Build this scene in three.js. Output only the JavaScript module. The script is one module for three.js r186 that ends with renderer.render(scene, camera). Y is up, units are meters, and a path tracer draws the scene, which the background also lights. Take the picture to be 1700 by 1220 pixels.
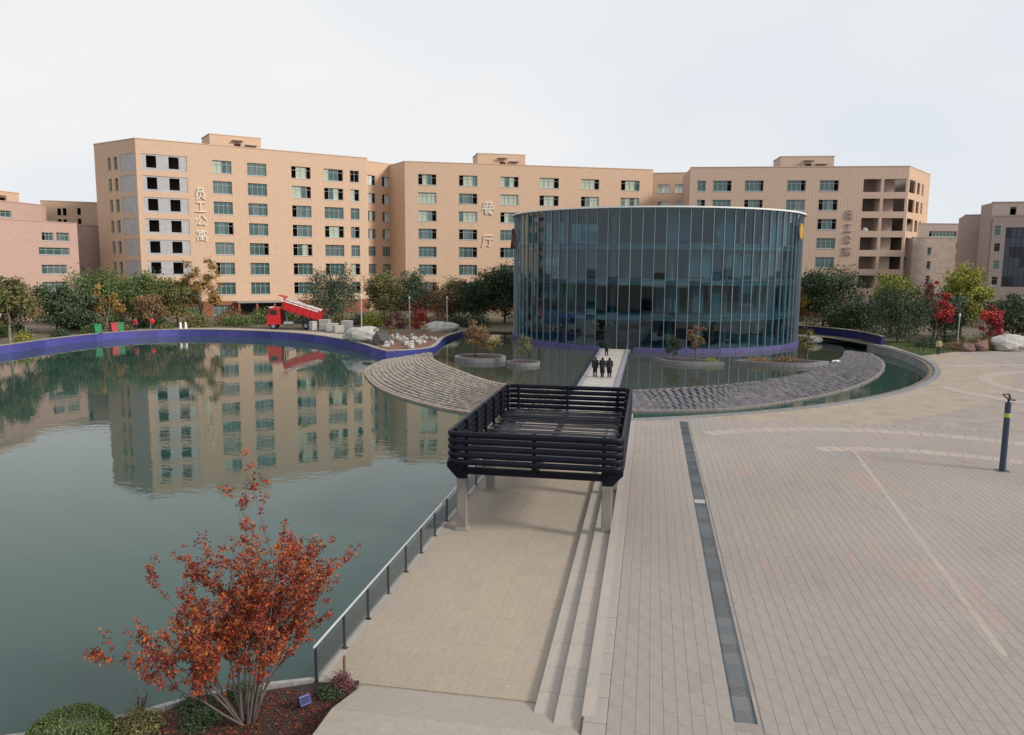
import * as THREE from 'three';
import { mergeGeometries, toCreasedNormals } from 'three/addons/utils/BufferGeometryUtils.js';
import { RoundedBoxGeometry } from 'three/addons/geometries/RoundedBoxGeometry.js';
import { MarchingCubes } from 'three/addons/objects/MarchingCubes.js';
import { ImprovedNoise } from 'three/addons/math/ImprovedNoise.js';

// ------------------------------------------------------------------ camera, sky, sun, exposure
const scene = new THREE.Scene();
const camera = new THREE.PerspectiveCamera(50.44, 1700 / 1220, 0.1, 2500);
camera.position.set(0, 10.3, 0);
camera.rotation.order = 'YXZ';
camera.rotation.set(-7.435 * Math.PI / 180, 9.988 * Math.PI / 180, 0.5 * Math.PI / 180);

const renderer = new THREE.WebGLRenderer({ antialias: true });
renderer.toneMapping = THREE.LinearToneMapping;
renderer.toneMappingExposure = 1.42;
renderer.shadowMap.enabled = true;

const noise = new ImprovedNoise();
function fbm(x, y, z, o = 4) { let s = 0, a = 0.5, f = 1; for (let i = 0; i < o; i++) { s += a * noise.noise(x * f, y * f, z * f); a *= 0.5; f *= 2.03; } return s; }
{ // pale overcast sky: one thin cloud sheet all round, a little blue showing between the clouds
  const W = 512, H = 256, d = new Float32Array(W * H * 4);
  for (let j = 0; j < H; j++) for (let i = 0; i < W; i++) {
    const th = (j + 0.5) / H * Math.PI, ph = (i + 0.5) / W * 2 * Math.PI;      // row 0 = nadir
    const y = -Math.cos(th), s = Math.sin(th), x = s * Math.cos(ph), z = s * Math.sin(ph);
    const k = 1 / (Math.abs(y) + 0.25);
    const n = fbm(x * k * 0.9 + 3.1, z * k * 0.9 + 7.7, 1.3, 5);
    const c = Math.min(1, Math.max(0, 0.5 + n * 1.1)), o = (j * W + i) * 4;
    d[o] = 0.52 + 0.11 * c; d[o + 1] = 0.557 + 0.076 * c; d[o + 2] = 0.60 + 0.036 * c; d[o + 3] = 1;
  }
  const t = new THREE.DataTexture(d, W, H, THREE.RGBAFormat, THREE.FloatType);
  t.mapping = THREE.EquirectangularReflectionMapping; t.magFilter = THREE.LinearFilter; t.minFilter = THREE.LinearFilter; t.needsUpdate = true;
  scene.background = t; scene.environment = t;
}
const sun = new THREE.DirectionalLight(new THREE.Color(1.0, 0.92, 0.83), 2.3);
sun.position.set(150, 95, -60); sun.target.position.set(-10, 0, -100);
sun.castShadow = true; sun.shadow.radius = 22; sun.shadow.mapSize.set(4096, 4096);
Object.assign(sun.shadow.camera, { left: -170, right: 170, top: 150, bottom: -150, near: 1, far: 500 });
scene.add(sun, sun.target);

// ------------------------------------------------------------------ helpers
let seed = 20231;
function rnd() { seed = (seed * 1664525 + 1013904223) >>> 0; return seed / 4294967296; }
const rr = (a, b) => a + (b - a) * rnd();
const pick = a => a[Math.floor(rnd() * a.length)];
function reseed(s) { seed = s >>> 0; for (let i = 0; i < 4; i++) rnd(); }
const used = new Map();
function numbered(n) { const k = used.get(n) || 0; used.set(n, k + 1); return k ? `${n}_${String(k).padStart(3, '0')}` : n; }
function part(name, geo, mat, parent) { const m = new THREE.Mesh(geo, mat); m.name = name; parent.add(m); return m; }
function grp(name, parent) { const g = new THREE.Group(); g.name = name; parent.add(g); return g; }
function thing(name, label, category, p = [0, 0, 0], turn = 0, group) {
  const o = new THREE.Group(); o.name = numbered(name); o.position.set(...p); o.rotation.y = turn;
  o.userData = { label, category }; if (group) o.userData.group = group; scene.add(o); return o;
}
function one(name, geo, mat, label, category, p = [0, 0, 0], turn = 0, group) {
  const o = new THREE.Mesh(geo, mat); o.name = numbered(name); o.position.set(...p); o.rotation.y = turn;
  o.userData = { label, category }; if (group) o.userData.group = group; scene.add(o); return o;
}
function struct(name, geo, mat) { const m = new THREE.Mesh(geo, mat); m.name = name; m.userData = { kind: 'structure' }; scene.add(m); return m; }
function copyOf(o, p, turn, label) {
  const c = o.clone(); c.name = numbered(o.name.replace(/_\d{3}$/, '')); c.position.set(...p); c.rotation.y = turn; c.userData = { ...o.userData }; if (label) c.userData.label = label; scene.add(c); return c;
}
const box = (w, h, d, x = 0, y = 0, z = 0) => { const g = new THREE.BoxGeometry(w, h, d); g.translate(x, y, z); return g; };
const cyl = (r1, r2, h, n = 12, x = 0, y = 0, z = 0) => { const g = new THREE.CylinderGeometry(r1, r2, h, n); g.translate(x, y, z); return g; };
const merge = a => mergeGeometries(a.map(g => { const q = g.index ? g.toNonIndexed() : g; for (const k of Object.keys(q.attributes)) if (!['position', 'normal', 'uv', 'color'].includes(k)) q.deleteAttribute(k); return q; }), false);
function bar(a, b, r1, r2 = r1, n = 6) {      // tapered round bar between two points
  const A = new THREE.Vector3(...a), B = new THREE.Vector3(...b), d = B.clone().sub(A), L = d.length();
  const g = new THREE.CylinderGeometry(r2, r1, L, n, 1); g.translate(0, L / 2, 0);
  g.applyQuaternion(new THREE.Quaternion().setFromUnitVectors(new THREE.Vector3(0, 1, 0), d.normalize())); g.translate(A.x, A.y, A.z); return g;
}
function beam(a, b, w, h) {                   // square bar
  const A = new THREE.Vector3(...a), B = new THREE.Vector3(...b), L = A.distanceTo(B), g = new THREE.BoxGeometry(w, h, L);
  const m = new THREE.Matrix4().lookAt(A, B, new THREE.Vector3(0, 1, 0)); g.applyMatrix4(m); g.translate((A.x + B.x) / 2, (A.y + B.y) / 2, (A.z + B.z) / 2); return g;
}
function extr(pts, y0, y1, holes = []) {      // plan polygon [x,z] raised from y0 to y1, uv in metres
  const s = new THREE.Shape(pts.map(p => new THREE.Vector2(p[0], -p[1])));
  for (const h of holes) s.holes.push(new THREE.Path(h.map(p => new THREE.Vector2(p[0], -p[1]))));
  const g = new THREE.ExtrudeGeometry(s, { depth: y1 - y0, bevelEnabled: false }); g.rotateX(-Math.PI / 2); g.translate(0, y0, 0); return g;
}
function sheet(pts, y, holes = []) {
  const s = new THREE.Shape(pts.map(p => new THREE.Vector2(p[0], -p[1])));
  for (const h of holes) s.holes.push(new THREE.Path(h.map(p => new THREE.Vector2(p[0], -p[1]))));
  const g = new THREE.ShapeGeometry(s); g.rotateX(-Math.PI / 2); g.translate(0, y, 0); return g;
}
function profile(pts, depth, bevel = 0) {     // side outline [x,y] given thickness in z, centred
  const s = new THREE.Shape(pts.map(p => new THREE.Vector2(...p)));
  const g = new THREE.ExtrudeGeometry(s, { depth: depth - 2 * bevel, bevelEnabled: bevel > 0, bevelSize: bevel, bevelThickness: bevel, bevelSegments: 1 });
  g.translate(0, 0, -depth / 2 + bevel); return g;
}
function tint(g, c) { const n = g.attributes.position.count, a = new Float32Array(n * 3); for (let i = 0; i < n; i++) { a[i * 3] = c[0]; a[i * 3 + 1] = c[1]; a[i * 3 + 2] = c[2]; } g.setAttribute('color', new THREE.BufferAttribute(a, 3)); return g; }
const spline = (pts, n) => new THREE.CatmullRomCurve3(pts.map(p => new THREE.Vector3(p[0], 0, p[1])), false, 'centripetal').getPoints(n).map(v => [v.x, v.z]);

// ------------------------------------------------------------------ textures and materials
function tex(size, metres, f, srgb = true) {  // tileable by blending of periodic samples
  const d = new Uint8Array(size * size * 4);
  for (let j = 0; j < size; j++) for (let i = 0; i < size; i++) { const c = f(i / size, j / size), o = (j * size + i) * 4; for (let k = 0; k < 3; k++) d[o + k] = Math.max(0, Math.min(255, Math.round(c[k] * 255))); d[o + 3] = 255; }
  const t = new THREE.DataTexture(d, size, size); t.wrapS = t.wrapT = THREE.RepeatWrapping; t.magFilter = THREE.LinearFilter; t.minFilter = THREE.LinearMipmapLinearFilter; t.generateMipmaps = true;
  if (srgb) t.colorSpace = THREE.SRGBColorSpace; t.repeat.set(1 / metres, 1 / metres); t.needsUpdate = true; return t;
}
function per(u, v, s, o, z) { const a = u * 2 * Math.PI, b = v * 2 * Math.PI; // noise on a torus, so that it tiles
  return fbm(Math.cos(a) * s + 5.2, Math.sin(a) * s + z, Math.cos(b) * s * 1.01 + Math.sin(b) * s * 2.3, o); }
const grit = tex(512, 3, (u, v) => { const n = per(u, v, 1.4, 5, 2.2), g = (rnd() - 0.5) * 0.1; const c = 0.86 + n * 0.22 + g; return [c, c, c]; });
const stain = tex(512, 26, (u, v) => { const n = per(u, v, 1.1, 6, 9.4), m = per(u, v, 2.1, 5, 4.1), k = Math.max(0, m - 0.12) * 0.7; const c = 0.9 + n * 0.22 - k; return [c + 0.01, c, c - 0.012]; });
const grain = tex(256, 6, (u, v) => { const n = per(u, v, 1.2, 5, 6.6), g = (rnd() - 0.5) * 0.06; const c = 0.92 + n * 0.14 + g; return [c, c, c]; });
const fine = tex(512, 2.2, (u, v) => { const n = per(u, v, 2.4, 5, 8.8), g = (rnd() - 0.5) * 0.11; const c = 0.93 + n * 0.09 + g; return [c, c, c * 0.995]; });
const soft = tex(256, 5, (u, v) => { const n = per(u, v, 1.2, 5, 6.6), g = (rnd() - 0.5) * 0.05; const c = 0.96 + n * 0.05 + g; return [c, c, c]; });
const ripple = tex(1024, 17, (u, v) => { const n = per(u, v, 2.6, 6, 1.7); const c = 0.5 + n * 0.9; return [c, c, c]; }, false);
const tw = (t, m) => { const c = t.clone(); c.repeat.set(1 / m, 1 / m); c.needsUpdate = true; return c; };
const lin = (r, g, b) => new THREE.Color().setRGB(r, g, b);
const std = (c, rough = 0.85, o = {}) => new THREE.MeshStandardMaterial({ color: c, roughness: rough, ...o });
const M = {
  facade: std(lin(0.645, 0.445, 0.312), 0.8, { map: soft }),
  facadeC: std(lin(0.565, 0.41, 0.32), 0.8, { map: soft }),
  oldPaver: std(lin(0.302, 0.266, 0.243), 0.9, { map: fine }),
  seam: std(lin(0.58, 0.39, 0.27), 0.8), seamC: std(lin(0.51, 0.365, 0.285), 0.8),
  brickbase: std(lin(0.30, 0.115, 0.065), 0.9, { map: grain }),
  pinkwall: std(lin(0.52, 0.35, 0.29), 0.85, { map: soft }),
  greywall: std(lin(0.43, 0.335, 0.30), 0.85, { map: soft }),
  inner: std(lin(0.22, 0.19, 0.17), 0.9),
  loggia: std(lin(0.66, 0.55, 0.46), 0.9),
  panel: std(lin(0.47, 0.46, 0.47), 0.55, { map: grain }),
  frame: std(lin(0.44, 0.46, 0.45), 0.5),
  frameDark: std(lin(0.10, 0.115, 0.12), 0.5),
  paneTeal: new THREE.MeshPhysicalMaterial({ color: lin(0.075, 0.135, 0.13), roughness: 0.08, metalness: 0.25 }),
  paneGrey: new THREE.MeshPhysicalMaterial({ color: lin(0.14, 0.19, 0.185), roughness: 0.1, metalness: 0.25 }),
  panePale: new THREE.MeshPhysicalMaterial({ color: lin(0.42, 0.47, 0.37), roughness: 0.2 }),
  paneSkyGlare: std(lin(0.66, 0.68, 0.66), 0.35),  // pale colour painted in for sky glare on the link windows
  paneDark: std(lin(0.012, 0.014, 0.018), 0.4),
  concrete: std(lin(0.40, 0.37, 0.33), 0.85, { map: grit }),
  bridge: std(lin(0.52, 0.49, 0.44), 0.8, { map: grit }),
  white: std(lin(0.74, 0.74, 0.73), 0.55),
  stoneWhite: std(lin(0.54, 0.52, 0.49), 0.9, { map: grit }),
  palerock: std(lin(.36, .29, .25), .9, { map: grit }),
  stoneBrown: std(lin(0.22, 0.13, 0.10), 0.95, { map: grit }),
  stoneGrey: std(lin(0.12, 0.12, 0.12), 0.95, { map: grit }),
  violet: std(lin(0.085, 0.08, 0.34), 0.45, { map: grain }),
  lavender: std(lin(0.105, 0.095, 0.25), 0.5, { map: grain }),
  soil: std(lin(0.055, 0.035, 0.028), 1, { map: grit }),
  redsoil: std(lin(0.23, 0.115, 0.075), 1, { map: grit }),
  navy: new THREE.MeshPhysicalMaterial({ color: lin(0.006, 0.007, 0.015), roughness: 0.45, specularIntensity: 0.35 }),
  navyPole: std(lin(0.035, 0.055, 0.085), 0.4, { metalness: 0.3 }),
  steel: std(lin(0.34, 0.36, 0.38), 0.35, { metalness: 0.7 }),
  steelDark: std(lin(0.07, 0.085, 0.10), 0.45, { metalness: 0.4 }),
  wood: std(lin(0.16, 0.09, 0.05), 0.9),
  bark: std(lin(0.13, 0.10, 0.08), 0.95),
  barkPale: std(lin(0.32, 0.27, 0.22), 0.95, { map: grit }),
  leaf: new THREE.MeshStandardMaterial({ color: 0xffffff, roughness: 0.75, vertexColors: true, side: THREE.DoubleSide }),
  tone: new THREE.MeshStandardMaterial({ color: 0xffffff, roughness: 0.85, vertexColors: true, map: fine }),
  red: std(lin(0.50, 0.012, 0.016), 0.35),
  black: std(lin(0.012, 0.012, 0.013), 0.6),
  rubber: std(lin(0.02, 0.02, 0.02), 0.9),
  green: std(lin(0.02, 0.22, 0.08), 0.5),
  gold: std(lin(0.55, 0.32, 0.05), 0.4, { metalness: 0.3 }),
  blue: std(lin(0.015, 0.022, 0.16), 0.45),
};

// ------------------------------------------------------------------ ground, lake, pools
const KC = [-19.8, -93.1], KR = 48.13;
const arc = (c, r, a0, a1, n) => Array.from({ length: n + 1 }, (_, i) => { const a = a0 + (a1 - a0) * i / n; return [c[0] + r * Math.cos(a), c[1] - r * Math.sin(a)]; });
const aK0 = Math.atan2(-(-48.75 - KC[1]), -2.35 - KC[0]), aK1 = Math.atan2(11, 46.8);
const kerbPts = r => arc(KC, r, aK0, aK1, 60);
const bankTop = spline([[-75, -52], [-72.6, -66], [-71.4, -75.3], [-72.1, -85.4], [-70.7, -94.7], [-66, -100], [-56.6, -101.2], [-46.4, -98.6], [-39.5, -93.8], [-33.6, -87.7], [-30.5, -83.6], [-28.2, -80.9]], 70);
const ringWall = spline([[-28.2, -80.9], [-26.2, -82.6], [-24.6, -85.6], [-24.9, -90], [-26.3, -98], [-26.4, -106], [-25.8, -114.7]], 40);
const bedKerb = [[-16, -11.4], [-12.2, -13.25], [-10.82, -14.16], [-9.84, -15.12], [-8.48, -15.89], [-7.57, -16.3]];
const hole = [[-1.16, -13.1], [-1.16, -49.0], ...kerbPts(KR - 0.05), [24, -113], [19.4, -113.5], [0, -122], [-19, -115.5], ...[...ringWall].reverse(), ...[...bankTop].reverse(), [-80, -40], [-70, -20], [-40, -6], [-24, -7], [-16, -8.9], [-8, -10.9], [-6.6, -13.1]];
const groundMat = std(lin(0.17, 0.145, 0.10), 1, { map: tw(stain, 19) });
struct('ground', sheet([[-700, 300], [700, 300], [700, -900], [-700, -900]], 0.86, [hole]), groundMat);
const waterMat = new THREE.MeshPhysicalMaterial({ color: lin(0.028, 0.065, 0.055), roughness: 0.01, ior: 1.33, bumpMap: ripple, bumpScale: 0.003 });
struct('lake_water', sheet([[-110, 10], [-5, 10], [-5, -48], [45, -48], [45, -130], [-110, -130]], 0), waterMat);

const innerR = spline([[-2.1, -62.2], [-1.2, -62.5], [6.2, -67.1], [11.4, -72.3], [15.5, -78.2], [18.8, -85.3], [21.6, -92], [23.4, -99]], 48);
const outerR = spline([[-2.1, -55.8], [-1, -55.8], [5.5, -57.9], [10.3, -62.1], [16.4, -69.5], [21.9, -80.3], [25.2, -91], [26.4, -101]], 48);
const innerL = spline([[-5.75, -60.6], [-12.2, -63.7], [-17.8, -71.2], [-22.2, -78.6], [-24.3, -84.6]], 48);
const outerL = spline([[-5.75, -51.2], [-12.8, -52.9], [-16.6, -55.6], [-20.3, -59.4], [-23.6, -64.3], [-27.3, -72.9], [-28.0, -80.4]], 48);
const poolWater = new THREE.MeshPhysicalMaterial({ color: lin(0.055, 0.062, 0.046), roughness: 0.03, ior: 1.33, bumpMap: ripple, bumpScale: 0.004 });
struct('pool_water', sheet([...innerL, [-25, -95], [-26, -113], [0, -119], [22, -112], [24.5, -106], ...[...innerR].reverse()], 0.42), poolWater);

// ------------------------------------------------------------------ plaza with pavers
const plazaEdge = [[-1.12, 14], [-1.12, -48.2], ...kerbPts(KR + 0.92).filter(p => p[0] > -1.1), [34.8, -97.2], [42, -100], [60, -105], [120, -100], [120, 14]];
const plaza = struct('plaza', sheet(plazaEdge, 0.885), std(lin(0.325, 0.28, 0.25), 0.9, { map: tw(grain, 9) }));
const tones = [[0.322, 0.286, 0.262], [0.329, 0.291, 0.265], [0.316, 0.282, 0.26], [0.326, 0.287, 0.26], [0.32, 0.286, 0.266], [0.36, 0.32, 0.292]];
const toneMats = tones.map(t => std(lin(...t), 0.88, { map: fine }));
const paverShape = (w, h, d, b = 0.012) => { // slab with a worn, bevelled top edge; no underside
  const x = w / 2, z = d / 2, X = x - b, Z = z - b, p = [], q = (a, c, e, f) => p.push(...a, ...c, ...e, ...a, ...e, ...f);
  const t = [[-X, h, -Z], [X, h, -Z], [X, h, Z], [-X, h, Z]], m = [[-x, h - b * 0.6, -z], [x, h - b * 0.6, -z], [x, h - b * 0.6, z], [-x, h - b * 0.6, z]], l = m.map(v => [v[0], 0, v[2]]);
  q(t[0], t[3], t[2], t[1]); for (let i = 0; i < 4; i++) { const j = (i + 1) % 4; q(m[i], t[i], t[j], m[j]); q(l[i], m[i], m[j], l[j]); }
  const g = new THREE.BufferGeometry(); g.setAttribute('position', new THREE.Float32BufferAttribute(p, 3)); g.computeVertexNormals();
  const uv = []; for (let i = 0; i < p.length; i += 3) uv.push(p[i] + p[i + 1], p[i + 2]); g.setAttribute('uv', new THREE.Float32BufferAttribute(uv, 2)); return g;
};
function moveUV(g, u, v) { const a = g.attributes.uv; for (let i = 0; i < a.count; i++) a.setXY(i, a.getX(i) + u, a.getY(i) + v); return g; }
function patch(x, z) { return fbm(x * 0.16, z * 0.13, 3.3, 3); }
function tinted(x, z, t) { const p = patch(x, z), k = 1 + p * 0.22, w = Math.max(0, patch(x + 40, z - 13)) * 0.55; return [t[0] * k * (1 + w * 0.18), t[1] * k, t[2] * k * (1 - w * 0.25)]; }
{
  reseed(71);
  const list = [];
  const W = 0.29, L = 0.9, G = 0.005;
  for (let i = 0; ; i++) {
    const x = -0.62 + W / 2 + i * W; if (x > 24) break;
        const off = (i % 2) * L / 2;
    for (let j = 0; j < 62; j++) {
      const z = -12.3 - off - (j + 0.5) * L; if (z < -49.2) break; if (x > 1.85 && x < 2.6 && z < -15.3) continue;
      if (Math.hypot(x - KC[0], z - KC[1]) < KR + 1.35) continue;
      if (x > 13.5 + (-z - 12) * 0.42) continue;
      list.push([x, z]);
    }
  }
  list.sort((a, b) => Math.hypot(a[0], a[1] + 1) - Math.hypot(b[0], b[1] + 1));
  const near = list.filter(p => p[1] < -14.4 && p[0] < 9 + (-p[1] - 14) * 0.4).slice(0, 300), set = new Set(near.map(p => p[0] + '_' + p[1])), g0 = paverShape(W - G, 0.015, L - G, 0.007);
  for (const [x, z] of near) { const m = part('paver', g0, rnd() < .03 ? M.oldPaver : pick(toneMats.slice(0, 5)), plaza); m.position.set(x, 0.884 + rr(0, 0.003), z); }
  const all = [];
  for (const [x, z] of list) if (!set.has(x + '_' + z)) { const g = g0.clone(); moveUV(g, x, z); g.translate(x, 0.884 + rr(0, 0.003), z); all.push(tint(g, tinted(x, z, patch(x * 1.7 - 9, z * 1.4 + 31) > 0.2 && rnd() < .7 ? [0.355, 0.282, 0.256] : rnd() < .03 ? [0.302, 0.266, 0.243] : pick(tones.slice(0, 5))))); }
  const f = part('paver_field', merge(all), M.tone, plaza); f.userData.kind = 'stuff';
  // pale border course along the top step
  const e0 = paverShape(0.47, 0.018, 0.98);
  for (let k = -3; k < 33; k++) { const m = part('border_slab', e0, toneMats[5], plaza); m.position.set(-0.87, 0.885, -15.7 - k); }
}
{ // curved pale bands and a straight pale line let into the plaza, each of short curved stones
  reseed(5);
  const cream = [std(lin(0.415, 0.342, 0.302), 0.85, { map: fine }), std(lin(0.405, 0.335, 0.30), 0.85, { map: fine }), std(lin(0.425, 0.356, 0.312), 0.85, { map: fine })];
  const bands = [[[12.6, -31.3], 15.9, 17.0, 0.25, 2.35, 46], [[12.6, -31.3], 11.0, 12.0, 0.2, 1.9, 30], [[38, -70], 14.2, 15.5, 0.4, 3.9, 44], [[38, -70], 9.2, 10.3, 0.4, 3.9, 30]];
  for (const [c, r0, r1, a0, a1, n] of bands) for (let i = 0; i < n; i++) {
    const b0 = a0 + (a1 - a0) * i / n + 0.002, b1 = a0 + (a1 - a0) * (i + 1) / n - 0.002;
    const pts = [...arc(c, r1, b0, b1, 3), ...arc(c, r0, b1, b0, 3)];
    if (pts.some(p => p[0] < 2.7 || Math.hypot(p[0] - KC[0], p[1] - KC[1]) < KR + 1.4)) continue;
    part('curved_band_stone', extr(pts, 0.886, 0.906), pick(cream), plaza);
  }
  for (let i = 0; i < 24; i++) { const z = -20.4 - i * 0.93; const m = part('line_stone', paverShape(0.2, 0.02, 0.91), pick(cream), plaza); m.position.set(8.9 + (-z - 20.7) * 0.0822, 0.886, z); m.rotation.y = -0.082; }
  // a wider apron of tan stone between the bands and the channel kerb
  part('tan_apron', sheet([...kerbPts(KR + 0.95).filter(p => p[0] > 2.6 && p[0] < 27.6), ...arc(KC, KR + 6.5, 0.2, -0.98, 40)], 0.889), std(lin(0.37, 0.30, 0.238), 0.9, { map: tw(grain, 7) }), plaza);
}
// promenade beside the lake, one low sheet of large slabs
const promenade = struct('promenade', extr([[-7.62, -13.2], [-7.62, -50.5], [-2.2, -50.5], [-2.2, -13.2]], -0.4, 0.43), std(lin(0.33, 0.28, 0.225), 0.9, { map: fine }));
{
  reseed(9); const gs = Array.from({ length: 14 }, () => moveUV(paverShape(0.897, 0.02, 0.797, 0.004), rr(0, 20), rr(0, 20))), smap = tw(stain, 11), mats = [[0.385, 0.32, 0.25], [0.372, 0.312, 0.25], [0.395, 0.328, 0.252], [0.376, 0.32, 0.262]].map(c => std(lin(...c), 0.88, { map: fine }));
  for (let i = 0; i < 6; i++) for (let j = 0; j < 43; j++) { const m = part('slab', pick(gs), pick(mats), promenade); m.position.set(-7.15 + i * 0.9, 0.43 + rr(0, 0.002), -16.9 - j * 0.8); m.scale.x = i === 5 ? 1.0 : 1; }
  const rampPts = [[0, 0.44], [1.75, 0.896], [6, 0.896], [6, 0.1], [0, 0.1]];
  const ramp = profile(rampPts, 5.3); ramp.rotateY(-Math.PI / 2); ramp.translate(-3.78, 0, -16.42);
  part('ramp', ramp, std(lin(0.38, 0.335, 0.29), 0.9, { map: fine }), promenade);
}
{ // three long stone steps up to the plaza
  reseed(13); const st = thing('stone_steps', 'three long grey stone steps between the lakeside path and the plaza', 'steps', [-2.2, 0, -50]);
  const mats = [[0.40, 0.355, 0.315], [0.385, 0.345, 0.31], [0.415, 0.365, 0.32]].map(c => std(lin(...c), 0.85, { map: fine }));
  const stone = (w, over) => merge([new RoundedBoxGeometry(w + over, 0.055, 1.19, 1, 0.01).translate((w - over) / 2, -0.0275, 0), box(w, 0.44, 1.188, w / 2, -0.2755, 0)]);
  for (const [x0, w, top, sh] of [[0, 0.5, 0.6, 0.3], [0.502, 0.578, 0.75, 0], [1.082, 0.25, 0.903, 0.2]]) { const g = stone(w - 0.002, 0.045); for (let j = 0; j < 29; j++) part('step_stone', g, pick(mats), st).position.set(x0, top, 0.6 + 1.2 * j - sh); }
}
{ // channel kerb of two courses of curved stone
  reseed(17); const k = thing('channel_kerb', 'pale two course stone kerb curving round the water channel', 'kerb');
  const mats = [[0.40, 0.40, 0.38], [0.43, 0.43, 0.41], [0.37, 0.375, 0.36]].map(c => std(lin(...c), 0.8, { map: grit })), grey = [[0.27, 0.275, 0.285], [0.25, 0.255, 0.27]].map(c => std(lin(...c), 0.8, { map: grit }));
  for (let i = 0; i < 62; i++) {
    const a0 = aK0 + (aK1 - aK0) * i / 62 - 0.0004, a1 = aK0 + (aK1 - aK0) * (i + 1) / 62 + 0.0004;
    part('kerb_stone', extr([...arc(KC, KR + 0.42, a0, a1, 3), ...arc(KC, KR, a1, a0, 3)], -0.3, 0.80), pick(mats), k);
    part('kerb_stone', extr([...arc(KC, KR + 0.92, a0, a1, 3), ...arc(KC, KR + 0.43, a1, a0, 3)], 0.3, 0.93), pick(grey), k);
  }
}
{ // drainage channel with grating
  reseed(19); const d = thing('drain_channel', 'dark slotted drain strip running straight along the paved plaza', 'drain', [2.225, 0.86, -15.8]);
  for (const s of [-1, 1]) part('side_strip', box(0.05, 0.05, 32.6, s * 0.225, 0.0, -16.3), M.steelDark, d);
  part('channel_bed', box(0.41, 0.02, 32.6, 0, -0.01, -16.3), M.black, d);
  const bars = []; for (let i = 0; i < 9; i++) bars.push(box(0.36, 0.02, 0.03, 0, 0.02, 0.03 + i * 0.055)); for (const s of [-1, 1]) bars.push(box(0.03, 0.022, 0.49, s * 0.185, 0.02, 0.245));
  const g = merge(bars), mats = [std(lin(0.085, 0.11, 0.13), 0.6, { metalness: 0.3 }), std(lin(0.065, 0.085, 0.10), 0.65, { metalness: 0.3 }), std(lin(0.11, 0.135, 0.15), 0.6, { metalness: 0.3 })], pale = std(lin(0.42, 0.43, 0.42), 0.8);
  for (let i = 0; i < 65; i++) { const m = part('grate', g, i === 31 ? pale : pick(mats), d); m.position.set(0, 0, -(i + 1) * 0.5); }
}

// ------------------------------------------------------------------ lake walls
function wallAlong(name, label, pts, y0, y1, th, mat, capMat, segs) {
  const w = thing(name, label, 'wall'); const c = new THREE.CatmullRomCurve3(pts.map(p => new THREE.Vector3(p[0], 0, p[1]))), P = c.getSpacedPoints(segs * 4);
  const off = (i, o) => { const a = P[Math.max(0, i - 1)], b = P[Math.min(P.length - 1, i + 1)], dx = b.x - a.x, dz = b.z - a.z, l = Math.hypot(dx, dz); return [P[i].x + dz / l * o, P[i].z - dx / l * o]; };
  for (let s = 0; s < segs; s++) {
    const idx = [0, 1, 2, 3, 4].map(k => s * 4 + k), o = i => off(i, 0), n = i => off(i, -th);
    part('wall_panel', extr([...idx.map(o), ...[...idx].reverse().map(n)], y0, y1 - (s % 3) * 0.004), mat[s % mat.length], w);
    part('coping', extr([...idx.map(i => off(i, 0.04)), ...[...idx].reverse().map(i => off(i, -th - 0.1))], y1 + 0.002, y1 + 0.09), capMat, w);
  }
  return w;
}
const viol = [M.violet, std(lin(0.10, 0.095, 0.38), 0.45, { map: grain }), std(lin(0.07, 0.07, 0.30), 0.45, { map: grain })];
const capM = std(lin(0.42, 0.38, 0.33), 0.85, { map: grit });
wallAlong('lake_wall', 'long violet blue wall curving round the far side of the lake', [...bankTop].reverse(), -0.5, 0.92, 0.35, viol, capM, 34);
wallAlong('pool_wall', 'deep blue low wall between cobbled spillway and stone planting bank', [...ringWall].reverse(), -0.5, 0.92, 0.35, [std(lin(0.03, 0.042, 0.26), 0.45, { map: grain }), std(lin(0.042, 0.05, 0.25), 0.45, { map: grain })], capM, 16);
wallAlong('pool_wall', 'short deep blue wall beside the glass drum below a round dark green tree', spline([[29, -104], [28, -112], [24.5, -118], [20, -122]], 20).reverse(), 0.2, 1.9, 0.4, [std(lin(0.022, 0.026, 0.16), 0.5, { map: grain })], capM, 8);

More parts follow.
